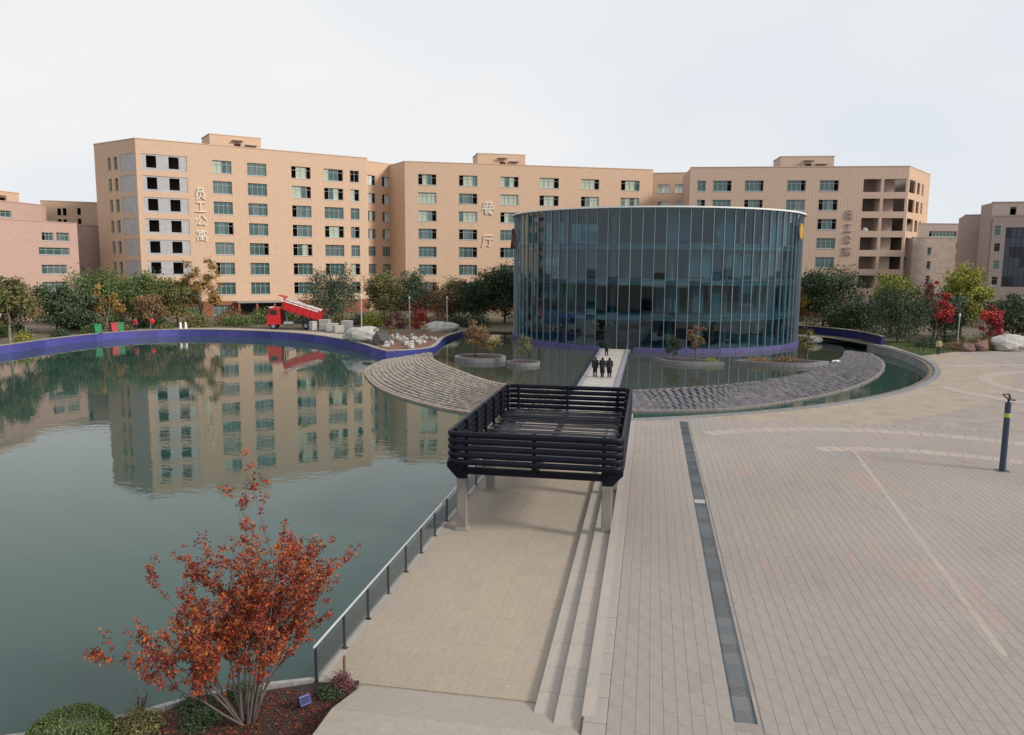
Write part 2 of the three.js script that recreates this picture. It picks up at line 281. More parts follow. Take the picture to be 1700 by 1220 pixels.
// ------------------------------------------------------------------ cascades: sloping weirs set with rows of cobble blocks
function cascade(name, label, inn, out, cols, rows, base, lip, y0 = 0.47, y1 = 0.06) {
  const t = thing(name, label, 'spillway'); const n = inn.length, pos = [], uv = [], idx = [];
  for (let i = 0; i < n; i++) for (let k = 0; k <= 6; k++) { const f = k / 6; pos.push(inn[i][0] + (out[i][0] - inn[i][0]) * f, y0 - 0.06 + (y1 - y0) * f, inn[i][1] + (out[i][1] - inn[i][1]) * f); uv.push(i * 0.5, f * 5); }
  for (let i = 0; i < n - 1; i++) for (let k = 0; k < 6; k++) { const a = i * 7 + k, b = a + 7; idx.push(a, b, a + 1, b, b + 1, a + 1); }
  const g = new THREE.BufferGeometry(); g.setAttribute('position', new THREE.Float32BufferAttribute(pos, 3)); g.setAttribute('uv', new THREE.Float32BufferAttribute(uv, 2)); g.setIndex(idx); g.computeVertexNormals();
  part('slope', g, std(lin(...base), 0.9, { map: grit, side: THREE.DoubleSide }), t);
  // cobbles
  const C = p => new THREE.CatmullRomCurve3(p.map(q => new THREE.Vector3(q[0], 0, q[1]))); const ci = C(inn), co = C(out), all = [];
  for (let r = 0; r < rows; r++) {
    const f = (r + 0.5) / rows; let L = 0; const S = 260, pts = [];
    for (let i = 0; i <= S; i++) { const a = ci.getPoint(i / S), b = co.getPoint(i / S); pts.push([a.x + (b.x - a.x) * f, a.z + (b.z - a.z) * f]); if (i) L += Math.hypot(pts[i][0] - pts[i - 1][0], pts[i][1] - pts[i - 1][1]); }
    const N = Math.round(L / 0.52); const A0 = ci.getPoint(0.5), B0 = co.getPoint(0.5), rw = A0.distanceTo(B0) / rows;
    for (let j = 0; j < N; j++) {
      const u = (j + 0.5 + (r % 2) * 0.25) / N * S, i = Math.min(S - 1, Math.floor(u)), q = u - i, x = pts[i][0] + (pts[i + 1][0] - pts[i][0]) * q, z = pts[i][1] + (pts[i + 1][1] - pts[i][1]) * q;
      const ang = Math.atan2(-(pts[i + 1][1] - pts[i][1]), pts[i + 1][0] - pts[i][0]);
      const b = paverShape(0.43 * rr(0.85, 1.08), 0.17, rw * rr(0.55, 0.68), 0.035); b.rotateX(0.2); b.rotateY(ang + rr(-0.09, 0.09)); b.translate(x, y0 - 0.1 + (y1 - y0) * f + rr(-0.02, 0.025), z);
      all.push(tint(moveUV(b, x, z), ((k, c) => c.map(v => v * k))(rr(0.82, 1.14), pick(cols))));
    }
  }
  const cob = part('cobbles', merge(all), M.tone, t); cob.userData.kind = 'stuff';
  for (let i = 0; i < n - 1; i += 3) { const e = Math.min(n - 1, i + 3), d = [out[i][0] - inn[i][0], out[i][1] - inn[i][1]], l = Math.hypot(...d), o = [-d[0] / l * 0.28, -d[1] / l * 0.28];
    const run = inn.slice(i, e + 1); part('lip_stone', extr([...run, ...[...run].reverse().map(p => [p[0] + o[0], p[1] + o[1]])], 0.1, 0.47 + (i % 2) * 0.006), lip, t); }
  const orun = out; for (let i = 0; i < n - 1; i += 3) { const e = Math.min(n - 1, i + 3), d = [out[i][0] - inn[i][0], out[i][1] - inn[i][1]], l = Math.hypot(...d), o = [d[0] / l * 0.35, d[1] / l * 0.35];
    const run = orun.slice(i, e + 1); part('toe_stone', extr([...run, ...[...run].reverse().map(p => [p[0] + o[0], p[1] + o[1]])], -0.35, 0.14), lip, t); }
}
reseed(23);
cascade('cobbled_spillway', 'dry tan cobbled spillway sloping from the pool to the lake', innerL, outerL, [[0.30, 0.265, 0.235], [0.33, 0.28, 0.24], [0.27, 0.25, 0.235], [0.35, 0.285, 0.23]], 17, [0.15, 0.13, 0.115], std(lin(0.38, 0.30, 0.235), 0.85, { map: grit }));
cascade('cobbled_spillway', 'dark slate cobbled spillway sloping into the curved channel', innerR, outerR, [[0.12, 0.115, 0.13], [0.14, 0.135, 0.15], [0.105, 0.10, 0.115], [0.165, 0.15, 0.155]], 12, [0.035, 0.035, 0.04], std(lin(0.26, 0.23, 0.215), 0.85, { map: grit }));

{ // foot bridge to the drum
  const b = thing('footbridge', 'straight pale concrete footbridge leading to the glass drum', 'bridge', [-4, 0, -70]);
  for (let i = 0; i < 22; i++) part('deck_slab', box(2.7, 0.24, 1.885, 0.03, 0.60, 19.6 - i * 1.9), i % 3 ? M.bridge : std(lin(0.49, 0.465, 0.42), 0.8, { map: grit }), b);
  for (const s of [-1, 1]) part('edge_kerb', box(0.26, 0.75, 41.7, 0.03 + s * 1.49, 0.45, -0.25), std(lin(0.30, 0.29, 0.36), 0.8, { map: grit }), b);
}

// ------------------------------------------------------------------ glass drum
{
  const D = thing('glass_drum_building', 'round glass curtain walled hall with a thin white roof rim', 'building', [0.25, 0, -111.2]);
  const R = 19.25, N = 90, H0 = 0.6, H1 = 17.0, rowsY = [0.6, 4.6, 8.75, 12.9, 17.0];
  reseed(31);
  const glassC = [[0.47, 0.67, 0.745], [0.44, 0.65, 0.735], [0.50, 0.70, 0.755], [0.42, 0.63, 0.73], [0.47, 0.69, 0.73]];
  const glass = glassC.map(c => new THREE.MeshPhysicalMaterial({ color: lin(...c), roughness: 0.015, transmission: 1, thickness: 0, ior: 1.54 }));
  const wP = 2 * R * Math.sin(Math.PI / N) - 0.03, pg = [0, 1, 2, 3].map(k => new THREE.BoxGeometry(wP, rowsY[k + 1] - rowsY[k] - 0.06, 0.03)), pb = new THREE.BoxGeometry(wP, H1 - H0, 0.03), fin = box(0.05, H1 - H0 + 0.2, 0.18);
  const finM = std(lin(0.27, 0.32, 0.35), 0.4, { metalness: 0.3 });
  for (let i = 0; i < N; i++) {
    const a = (i + 0.5) / N * 2 * Math.PI, front = Math.cos(a) > -0.08;
    if (front) for (let k = 0; k < 4; k++) { const m = part('glass_panel', pg[k], pick(glass), D); m.position.set(Math.sin(a) * R, (rowsY[k] + rowsY[k + 1]) / 2, Math.cos(a) * R); m.rotation.set(rr(-0.008, 0.008), a + rr(-0.012, 0.012), 0, 'YXZ'); }
    else { const m = part('glass_panel', pb, pick(glass), D); m.position.set(Math.sin(a) * R, (H0 + H1) / 2, Math.cos(a) * R); m.rotation.y = a; }
    const b = i / N * 2 * Math.PI, f = part('mullion', fin, finM, D); f.position.set(Math.sin(b) * (R + 0.06), (H0 + H1) / 2, Math.cos(b) * (R + 0.06)); f.rotation.y = b;
  }
  const ring = (r0, r1, y0, y1, n = 90) => { const g = new THREE.LatheGeometry([[r0, y0], [r1, y0], [r1, y1], [r0, y1], [r0, y0]].map(p => new THREE.Vector2(...p)), n); return toCreasedNormals(g, 0.5); };
  for (let k = 1; k < 4; k++) part('transom', ring(R - 0.16, R - 0.04, rowsY[k] - 0.04, rowsY[k] + 0.04), M.frameDark, D);
  part('roof_rim', ring(R - 1.2, R + 0.42, 17.02, 17.19), M.white, D);
  part('roof', cyl(R - 1.15, R - 1.15, 0.12, 90, 0, 17.1, 0), M.concrete, D);
  const slabM = std(lin(0.34, 0.37, 0.38), 0.8), coreM = std(lin(0.14, 0.155, 0.16), 0.8), furn = std(lin(0.09, 0.10, 0.11), 0.8);
  for (let k = 0; k < 4; k++) part('floor_slab', cyl(R - 0.35, R - 0.35, k ? 0.7 : 0.3, 90, 0, rowsY[k] - (k ? 0.2 : 0.05), 0), slabM, D);
  part('service_core', cyl(7.6, 7.6, 16.2, 40, 0, 8.8, 0), coreM, D);
  for (let i = 0; i < 16; i++) { const a = (i + 0.3) / 16 * 2 * Math.PI; part('column', cyl(0.3, 0.3, 16.2, 12, Math.sin(a) * (R - 2), 8.8, Math.cos(a) * (R - 2)), M.concrete, D); }
  for (let k = 0; k < 4; k++) for (let i = 0; i < 9; i++) { const a = rr(-1.5, 1.5), r = rr(10, 15), w = rr(1.5, 4); const m = part('partition', box(w, 3.2, 0.2, 0, 1.75, 0), pick([furn, coreM, slabM]), D); m.position.set(Math.sin(a) * r, rowsY[k] + 0.1, Math.cos(a) * r); m.rotation.y = a + rr(-0.6, 0.6); }
  const pale = [std(lin(0.22, 0.25, 0.24), 0.8), std(lin(0.27, 0.30, 0.29), 0.8), std(lin(0.18, 0.21, 0.21), 0.8)];  // pale boards added behind the glass to imitate bright sky reflections
  for (const [a, k, w] of [[0.12, 3, 1.3], [0.2, 3, 1.2], [0.26, 2, 1.4], [0.34, 2, 1.3], [0.3, 1, 1.3], [0.42, 1, 1.3], [0.5, 3, 2.2], [0.95, 3, 2.4], [1.1, 3, 2], [0.14, 1, 1.2], [-0.42, 2, 1.3], [-0.9, 3, 1.6], [0.62, 2, 1.2], [0.3, 0, 1.2]]) { const m = part('reflection_board', box(w, 3.1, 0.06, 0, 1.8, 0), pick(pale), D); m.position.set(Math.sin(a) * (R - 1.5), rowsY[k] + 0.12, Math.cos(a) * (R - 1.5)); m.rotation.y = a; }
  // plinth, open where the bridge lands
  for (let i = 0; i < 60; i++) { const a0 = i / 60 * 2 * Math.PI, a1 = (i + 1) / 60 * 2 * Math.PI, am = (a0 + a1) / 2, x = Math.sin(am) * R; if (Math.cos(am) > 0 && x > -6 && x < -2) continue;
    const q = (r, a) => [Math.sin(a) * r, Math.cos(a) * r]; part('plinth_panel', extr([q(R + 0.3, a0 + 0.001), q(R + 0.3, a1 - 0.001), q(R - 0.2, a1 - 0.001), q(R - 0.2, a0 + 0.001)], 0.2, 0.92), i % 3 ? M.lavender : std(lin(0.09, 0.085, 0.225), 0.5, { map: grain }), D); }
  part('threshold', box(3.6, 0.5, 2.2, -4.2, 0.42, R - 0.6), M.concrete, D);
  part('door', box(2.6, 2.6, 0.08, -4.2, 2.0, R - 0.4), M.paneDark, D);
}
// emblems hung on the drum
function emblem(ang, y, label, build) {
  const R = 19.62; const e = thing('wall_emblem', label, 'emblem', [0.25 + Math.sin(ang) * R, y, -111.2 + Math.cos(ang) * R], ang); build(e); return e;
}

// ------------------------------------------------------------------ main buildings
const geoCache = new Map();
const cached = (k, f) => { if (!geoCache.has(k)) geoCache.set(k, f()); return geoCache.get(k); };
function frameGeo(w, h, n) {
  return cached(`f${w}_${h}_${n}`, () => {
    const a = [], b = 0.07, d = 0.09; a.push(box(w, b, d, 0, h / 2 - b / 2, 0), box(w, b, d, 0, -h / 2 + b / 2, 0), box(b, h - 2 * b, d, -w / 2 + b / 2, 0, 0), box(b, h - 2 * b, d, w / 2 - b / 2, 0, 0));
    for (let i = 1; i < n; i++) a.push(box(0.055, h - 2 * b, d, -w / 2 + w * i / n, 0, 0)); a.push(box(w - 2 * b, 0.05, d * 0.8, 0, h * 0.2, 0)); return merge(a);
  });
}
const r1 = v => Math.round(v * 10) / 10;
function addWindow(bld, F, t, y, w, h, opt = {}) {
  w = r1(w); h = r1(h); const n = opt.n || (w > 3 ? 4 : w > 1.9 ? 3 : 2), g = grp('window', bld); const p = F.at(t, -0.24); g.position.set(p[0], y, p[1]); g.rotation.y = F.turn;
  part('frame', frameGeo(w, h, n), opt.frame || M.frame, g);
  const pw = w / n - 0.06, pgeo = cached(`p${w}_${h}_${n}`, () => box(pw, h - 0.14, 0.03));
  const openL = rnd() < (opt.open ?? 0.45), openR = rnd() < (opt.open ?? 0.45), base = rnd() < (opt.pale ?? 0) ? M.panePale : pick([M.paneTeal, M.paneTeal, M.paneGrey]);
  for (let i = 0; i < n; i++) {
    let m = rnd() < 0.75 ? base : pick([M.paneTeal, M.paneGrey]);
    if (opt.mat) m = opt.mat(i, n); else if ((i === 0 && openL) || (i === n - 1 && openR)) m = null;
    if (!m) continue;
    const q = part('pane', pgeo, m, g); q.position.set(-w / 2 + w * (i + 0.5) / n, 0, -0.05 - (i % 2) * 0.02);
  }
  part('sill', cached(`s${w}`, () => box(w + 0.06, 0.08, 0.34)), opt.sill || M.frame, g).position.set(0, -h / 2 - 0.035, 0.13);
  return g;
}
// a facade: origin a, unit direction d (left to right as seen from outside)
function facadeFrame(a, d) { const l = Math.hypot(...d), u = [d[0] / l, d[1] / l], turn = Math.atan2(-u[1], u[0]), nx = Math.sin(turn), nz = Math.cos(turn); return { turn, at: (t, o = 0) => [a[0] + u[0] * t + nx * o, a[1] + u[1] * t + nz * o] }; }
function wallPlate(bld, F, t0, t1, y0, y1, holes, mat, th = 0.34, name = 'wall') {
  const s = new THREE.Shape([[t0, y0], [t1, y0], [t1, y1], [t0, y1]].map(p => new THREE.Vector2(...p)));
  for (const [a, b, c, d] of holes) s.holes.push(new THREE.Path([[a, c], [a, d], [b, d], [b, c]].map(p => new THREE.Vector2(...p))));
  const g = new THREE.ExtrudeGeometry(s, { depth: th, bevelEnabled: false }); g.translate(0, 0, -th);
  const m = part(name, g, mat, bld), p = F.at(0); m.position.set(p[0], 0, p[1]); m.rotation.y = F.turn;
  if (mat === M.facade || mat === M.facadeC) {        // standing seams of the cladding, broken by the openings
    const seams = [];
    for (let t = t0 + 0.6; t < t1 - 0.2; t += 0.6) { const cut = holes.filter(h => t > h[0] - 0.03 && t < h[1] + 0.03).map(h => [h[2], h[3]]).sort((a, b) => a[0] - b[0]); let y = y0; for (const [a, b] of [...cut, [y1, y1]]) { if (a - y > 0.15) seams.push(box(0.03, a - y - 0.02, 0.02, t, (a + y) / 2, 0.006)); y = b; } }
    const k = part('cladding_seams', merge(seams), mat === M.facade ? M.seam : M.seamC, bld); k.userData.kind = 'stuff'; k.position.copy(m.position); k.rotation.y = F.turn;
  }
  return m;
}
const inset = (F, t0, t1, o0, o1) => [F.at(t0, o0), F.at(t1, o0), F.at(t1, o1), F.at(t0, o1)];
function parapet(bld, F, t0, t1, y, mat) { const g = box(t1 - t0 + 0.1, 0.14, 0.5, (t0 + t1) / 2, y + 0.072, -0.18), m = part('coping', g, mat, bld), p = F.at(0); m.position.set(p[0], 0, p[1]); m.rotation.y = F.turn; }
function penthouse(bld, F, t0, t1, y0, y1, o0, o1, mat) {
  const P = grp('penthouse', bld), p = F.at(0, o0); P.position.set(p[0], 0, p[1]); P.rotation.y = F.turn;
  const s = new THREE.Shape([[t0, y0], [t1, y0], [t1, y1], [t0, y1]].map(v => new THREE.Vector2(...v))), c = t0 + (t1 - t0) * 0.42;
  s.holes.push(new THREE.Path([[c + 0.4, y0 + 0.7], [c + 0.4, y0 + 1.5], [c + 1.6, y0 + 1.5], [c + 1.6, y0 + 0.7]].map(v => new THREE.Vector2(...v))));
  const g = new THREE.ExtrudeGeometry(s, { depth: 0.3, bevelEnabled: false }); g.translate(0, 0, -0.3);
  part('wall', g, mat, P); part('wall', box(t1 - t0, y1 - y0, -o1 + o0 - 0.9, (t0 + t1) / 2, (y0 + y1) / 2, -0.9 - (-o1 + o0 - 0.9) / 2), mat, P);
  part('coping', box(t1 - t0 + 0.2, 0.14, -o1 + o0 + 0.1, (t0 + t1) / 2, y1 + 0.07, -(-o1 + o0) / 2), mat, P);
  part('canopy', box(1.9, 0.12, 0.8, c + 1, y1 - 0.75, 0.4), M.greywall, P); part('canopy', box(2.0, 0.12, 0.8, c + 3.4, y1 - 1.4, 0.4), M.greywall, P); part('side_wall', box(0.3, y1 - y0 - 0.02, 0.62, t0 + 0.15, (y0 + y1) / 2, -0.6), mat, P); part('side_wall', box(0.3, y1 - y0 - 0.02, 0.62, t1 - 0.15, (y0 + y1) / 2, -0.6), mat, P);
}
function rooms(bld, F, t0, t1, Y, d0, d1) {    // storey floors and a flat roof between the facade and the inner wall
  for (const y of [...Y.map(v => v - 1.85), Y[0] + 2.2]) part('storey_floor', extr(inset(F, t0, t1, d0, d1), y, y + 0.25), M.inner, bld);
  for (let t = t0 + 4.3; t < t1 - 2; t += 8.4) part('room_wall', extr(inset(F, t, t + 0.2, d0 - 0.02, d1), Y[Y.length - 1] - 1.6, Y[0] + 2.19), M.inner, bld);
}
const rows = (h0, n) => Array.from({ length: n }, (_, k) => h0 - 3.6 * k);
reseed(41);
{ // ---- block A, with grey panelled corner
  const B = thing('apartment_block', 'tan eight storey apartment block with grey panelled corner bays beside a red truck', 'building');
  const F = facadeFrame([-81, -126.746], [0.7351, -0.6779]), Y = rows(27.31, 7), T0 = -7.1, T1 = 34.4, top = 30.97;
  const cols = [[5.13, 8.45], [11.21, 14.68], [19.27, 22.95], [25.54, 29.34], [30.81, 32.61]], holes = [], bays = [];
  for (let k = 0; k < 7; k++) { const y = Y[k]; for (const [a, b] of cols) holes.push([a, b, y - 1.1, y + 1.1]); if (k < 6) { holes.push([-6.2, 0.95, y - 1.35, y + 1.3]); bays.push(y); } }
  holes.push([-3.8, -2.0, 4.0, 6.4], [0.1, 1.9, 4.0, 6.4]);
  wallPlate(B, F, T0, T1, 3.45, top, holes, M.facade);
  const low = [[-4.2, -2.2, 0.95, 2.7], [-7.0, -5.2, 0.95, 2.7], [0.1, 2.6, 0.95, 2.7], [4.4, 7.4, 0.95, 2.7], [8.6, 18.0, 0.3, 2.95], [20, 23, 0.95, 2.7], [26, 29, 0.95, 2.7]];
  wallPlate(B, F, T0, T1, 0.2, 3.44, low, M.brickbase, 0.34, 'base_wall'); parapet(B, F, T0, T1, top, M.facade);
  for (const [a, b] of cols) for (let k = 0; k < 7; k++) addWindow(B, F, (a + b) / 2, Y[k], b - a, 2.2, { pale: k < 2 && a > 18 ? 0.85 : 0.12, open: a > 18 || k > 2 ? 0.4 : 0.12 });
  for (const [a, b, c, d] of [[-3.8, -2.0, 4.0, 6.4], [0.1, 1.9, 4.0, 6.4], ...low.filter(l => l[1] - l[0] < 5)]) addWindow(B, F, (a + b) / 2, (c + d) / 2, b - a, d - c, { open: 0.3 });
  for (const y of bays) { // grey infill with two dark openings
    const s = [[-5.55, -3.95, y - 0.95, y + 1.05], [-2.0, -0.35, y - 0.95, y + 1.05]]; wallPlate(B, F, -6.2, 0.95, y - 1.35, y + 1.3, s, M.panel, 0.16, 'grey_panel').translateZ(-0.1);
  }
  // end wall turning away to the left
  const c0 = F.at(T0), e = [-98.2, -127.3], L = Math.hypot(c0[0] - e[0], c0[1] - e[1]), G = facadeFrame(e, [c0[0] - e[0], c0[1] - e[1]]), eh = [];
  for (const y of bays) eh.push([4.3, 5.2, y - 1.1, y + 1.05], [6.2, 7.3, y - 1.1, y + 1.05], [8.2, L - 0.35, y - 1.5, y + 1.35]);
  wallPlate(B, G, 0, L - 0.002, 0.2, top - 0.004, eh, M.facade, 0.33); parapet(B, G, 0, L, top - 0.006, M.facade);
  for (const y of bays) { wallPlate(B, G, 8.2, L - 0.35, y - 1.5, y + 1.35, [], M.panel, 0.2, 'grey_panel').translateZ(-0.06);
    for (const t of [4.75, 6.75]) addWindow(B, G, t, y, t < 6 ? 0.9 : 1.1, 2.15, { n: 1, open: 0.4, mat: () => pick([M.paneTeal, M.paneTeal, M.paneGrey]) }); }
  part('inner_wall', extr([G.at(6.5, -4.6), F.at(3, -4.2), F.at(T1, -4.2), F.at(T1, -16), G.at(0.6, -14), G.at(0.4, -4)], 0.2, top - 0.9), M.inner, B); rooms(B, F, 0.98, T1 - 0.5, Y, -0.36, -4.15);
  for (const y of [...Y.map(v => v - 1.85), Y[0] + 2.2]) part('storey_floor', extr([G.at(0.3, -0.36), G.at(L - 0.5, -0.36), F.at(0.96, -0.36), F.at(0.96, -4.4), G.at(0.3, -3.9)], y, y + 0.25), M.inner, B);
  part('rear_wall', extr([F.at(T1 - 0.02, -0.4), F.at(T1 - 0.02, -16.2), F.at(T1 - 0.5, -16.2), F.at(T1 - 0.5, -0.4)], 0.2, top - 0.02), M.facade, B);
  penthouse(B, F, 5.2, 14.2, top - 0.7, 33.05, -1.4, -8, M.facade);
  const can = grp('entrance_canopy', B), cp = F.at(13.2, 0); can.position.set(cp[0], 0, cp[1]); can.rotation.y = F.turn;
  part('roof', box(10.2, 0.3, 2.6, 0, 3.3, 1.3), M.concrete, can); for (const x of [-4.8, -1.6, 1.6, 4.8]) part('post', box(0.35, 2.3, 0.35, x, 2.0, 2.2), M.brickbase, can); part('doors', box(9.2, 2.6, 0.1, 0, 1.6, -0.5), M.paneDark, can);
}
{ // ---- recessed link between A and B
  const B = thing('link_block', 'recessed link bay between the two larger tan blocks behind olive trees', 'building'), F = facadeFrame([-57.8, -154.54], [0.5364, -0.844]), Y = rows(27.4, 7), holes = [];
  for (const y of Y) holes.push([0.3, 2.45, y - 1.05, y + 1], [4.2, 7.3, y - 1.05, y + 1]);
  wallPlate(B, F, -1.5, 8.6, 0.2, 31.05, holes, M.facade); parapet(B, F, -1.5, 8.6, 31.05, M.facade);
  Y.forEach((y, k) => { addWindow(B, F, 1.375, y - 0.02, 2.15, 2.0, { n: 3, mat: (i) => k < 2 ? (i === 2 ? null : M.paneSkyGlare) : k < 4 ? (i === 1 ? M.paneSkyGlare : M.paneTeal) : pick([M.paneTeal, M.paneGrey]) });
    addWindow(B, F, 5.75, y - 0.02, 3.1, 2.0, { n: 4, mat: (i) => k < 2 ? (i === 3 ? M.paneTeal : i === 0 ? null : M.paneSkyGlare) : k < 4 ? (i % 3 ? M.paneSkyGlare : M.paneTeal) : pick([M.paneTeal, M.paneGrey]) }); });
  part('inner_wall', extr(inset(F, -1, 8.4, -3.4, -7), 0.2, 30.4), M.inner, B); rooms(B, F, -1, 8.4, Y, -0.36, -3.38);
}
{ // ---- block B, canteen
  const B = thing('apartment_block', 'tan eight storey block lettered for a canteen directly behind the glass drum', 'building');
  const F = facadeFrame([-47, -154.355], [0.9323, -0.3618]), Y = rows(27.34, 7), T0 = -2.3, T1 = 50.1, top = 30.72, holes = [];
  const cols = [[0.32, 4.01], [8.59, 12.36], [17.16, 20.94], [25.4, 29.51], [34.32, 38.25], [43.03, 47.18]];
  for (const [a, b] of cols) for (const y of Y) holes.push([a, b, y - 1.05, y + 1.05]);
  wallPlate(B, F, T0, T1, 3.45, top, holes, M.facade); parapet(B, F, T0, T1, top, M.facade);
  wallPlate(B, F, T0, T1, 0.2, 3.44, [], M.brickbase, 0.34, 'base_wall');
  for (const [a, b] of cols) Y.forEach((y, k) => addWindow(B, F, (a + b) / 2, y, b - a, 2.1, { pale: k < 3 ? 0.9 : 0.06, open: 0.45 }));
  const c = F.at(T0), q = [-55.0, -160.3], G = facadeFrame(q, [c[0] - q[0], c[1] - q[1]]), L = Math.hypot(c[0] - q[0], c[1] - q[1]);
  wallPlate(B, G, 0, L - 0.002, 0.2, top - 0.004, [], M.facade, 0.33); parapet(B, G, 0, L, top - 0.006, M.facade);
  part('inner_wall', extr([F.at(T0 - 1.4, -4), F.at(T1, -4), F.at(T1, -15), F.at(T0 - 3, -15)], 0.2, top - 0.8), M.inner, B); rooms(B, F, T0 + 0.5, T1, Y, -0.36, -3.98); part('end_wall', extr(inset(F, T1 - 0.3, T1 - 0.01, -0.36, -15.1), 0.2, top - 0.02), M.facade, B);
  penthouse(B, F, 12.6, 22.6, top - 0.7, 33.0, -1.4, -8, M.facade);
}
{ // ---- link between B and C
  const B = thing('link_block', 'recessed link bay seen above the white rim of the glass drum', 'building'), F = facadeFrame([0.31, -174], [0.9997, 0.0246]), Y = rows(26.95, 7), holes = [];
  for (const y of Y) holes.push([0.5, 3.0, y - 0.9, y + 0.9], [4.15, 6.85, y - 0.9, y + 0.9]);
  wallPlate(B, F, -1.5, 9, 0.2, 30.2, holes, M.facade); parapet(B, F, -1.5, 9, 30.2, M.facade);
  for (const y of Y) for (const [t, w] of [[1.75, 2.5], [5.5, 2.7]]) addWindow(B, F, t, y, w, 1.8, { n: 3, mat: i => i === 1 ? M.paneSkyGlare : pick([M.paneSkyGlare, M.panePale, M.paneTeal]) });
  part('inner_wall', extr(inset(F, -1, 8.8, -3.4, -7), 0.2, 29.6), M.inner, B); rooms(B, F, -1, 8.8, Y, -0.36, -3.38);
}
{ // ---- block C, with open loggias at its corner
  const B = thing('apartment_block', 'tan apartment block with stacked open unfinished loggias at its corner', 'building');
  const F = facadeFrame([10, -157.666], [0.9982, -0.0607]), Y = rows(25.84, 7), T0 = -3.14, T1 = 37.0, top = 29.3, holes = [];
  const cols = [[-1.77, -0.18], [1.18, 4.68], [7.16, 10.63], [14.97, 18.4], [20.94, 24.45]];
  for (const [a, b] of cols) for (const y of Y) holes.push([a, b, y - 1.0, y + 1.0]);
  for (let k = 0; k < 6; k++) holes.push([28.92, 32.06, Y[k] - 1.2, Y[k] + 1.2], [32.62, T1 - 0.45, Y[k] - 1.2, Y[k] + 1.2]);
  for (const [a, b] of [[28.6, 30.2], [31.2, 32.9], [34, 35.5]]) holes.push([a, b, Y[6] - 0.95, Y[6] + 0.95]);
  wallPlate(B, F, T0, T1, 2.4, top, holes, M.facadeC, 0.3); parapet(B, F, T0, T1, top, M.facadeC); wallPlate(B, F, T0, T1, -0.5, 2.39, [], M.brickbase, 0.34, 'base_wall');
  for (const [a, b] of cols) Y.forEach((y, k) => addWindow(B, F, (a + b) / 2, y, b - a, 2.0, { pale: 0.04, open: 0.35 }));
  for (const t of [29.4, 32.05, 34.75]) addWindow(B, F, t, Y[6], 1.6, 1.9, { open: 0.2 });
  // loggias: slabs, back wall, cross wall
  const c = F.at(T1), q = [55.2, -174.4], L = Math.hypot(q[0] - c[0], q[1] - c[1]), G = facadeFrame(c, [q[0] - c[0], q[1] - c[1]]), eh = [];
  for (let k = 0; k < 6; k++) { eh.push([0.6, 5.2, Y[k] - 1.2, Y[k] + 1.2], [6.6, 8.8, Y[k] - 1.1, Y[k] + 1.1], [10.4, 11.6, Y[k] - 1.1, Y[k] + 1.1]); }
  wallPlate(B, G, 0.002, L, -0.5, top - 0.004, eh, M.facade, 0.3); parapet(B, G, 0, L, top - 0.006, M.facade);
  part('cross_wall', extr([F.at(28.12, -0.32), F.at(28.28, -0.32), F.at(28.28, -9), F.at(28.12, -9)], 2.4, top - 0.5), M.loggia, B);
  for (let k = 0; k < 6; k++) {
    part('floor_slab', extr([F.at(28.3, -0.32), F.at(T1 - 0.5, -0.32), G.at(12.5, -0.4), F.at(28.3, -9)], Y[k] - 1.5, Y[k] - 1.24), M.loggia, B);
    part('cross_wall', extr([F.at(32.2, -0.5), F.at(32.5, -0.5), F.at(32.5, -5), F.at(32.2, -5)], Y[k] - 1.24, Y[k] + 2.08), M.loggia, B);
    part('back_wall', extr([F.at(28.3, -4.2), F.at(32.2, -4.2), F.at(32.2, -4.5), F.at(28.3, -4.5)], Y[k] - 1.24, Y[k] + 2.08), k % 2 ? M.inner : M.greywall, B);
    part('back_wall', extr([F.at(32.5, -2.6), F.at(35.4, -2.6), F.at(35.4, -2.9), F.at(32.5, -2.9)], Y[k] - 1.24, Y[k] + 2.08), k > 2 ? M.loggia : M.greywall, B);
    if (k === 2) part('sheet_stack', new THREE.SphereGeometry(0.7, 12, 8, 0, 6.3, 0, 1.6).translate(F.at(29.9, -0.9)[0], Y[k] - 1.24, F.at(29.9, -0.9)[1]), M.stoneWhite, B);
  }
  part('floor_slab', extr([F.at(28.3, -0.32), F.at(T1 - 0.5, -0.32), G.at(12.5, -0.4), F.at(28.3, -9)], Y[0] + 2.1, Y[0] + 2.36), M.loggia, B);
  rooms(B, F, T0 + 0.4, 28.1, Y, -0.36, -3.98); part('inner_wall', extr([F.at(T0 + 0.4, -4), F.at(28.2, -4), F.at(28.2, -9), G.at(13, -3), G.at(L - 0.5, -1), F.at(T0 + 0.4, -15)], 0.2, top - 0.8), M.inner, B);
  wallPlate(B, facadeFrame(F.at(T0, -14), [F.at(T0)[0] - F.at(T0, -14)[0], F.at(T0)[1] - F.at(T0, -14)[1]]), 0, 13.64, 0.2, top - 0.01, [], M.facadeC, 0.3);
  penthouse(B, F, 13.85, 23.7, top - 0.7, 31.4, -1.4, -8, M.facadeC);
}
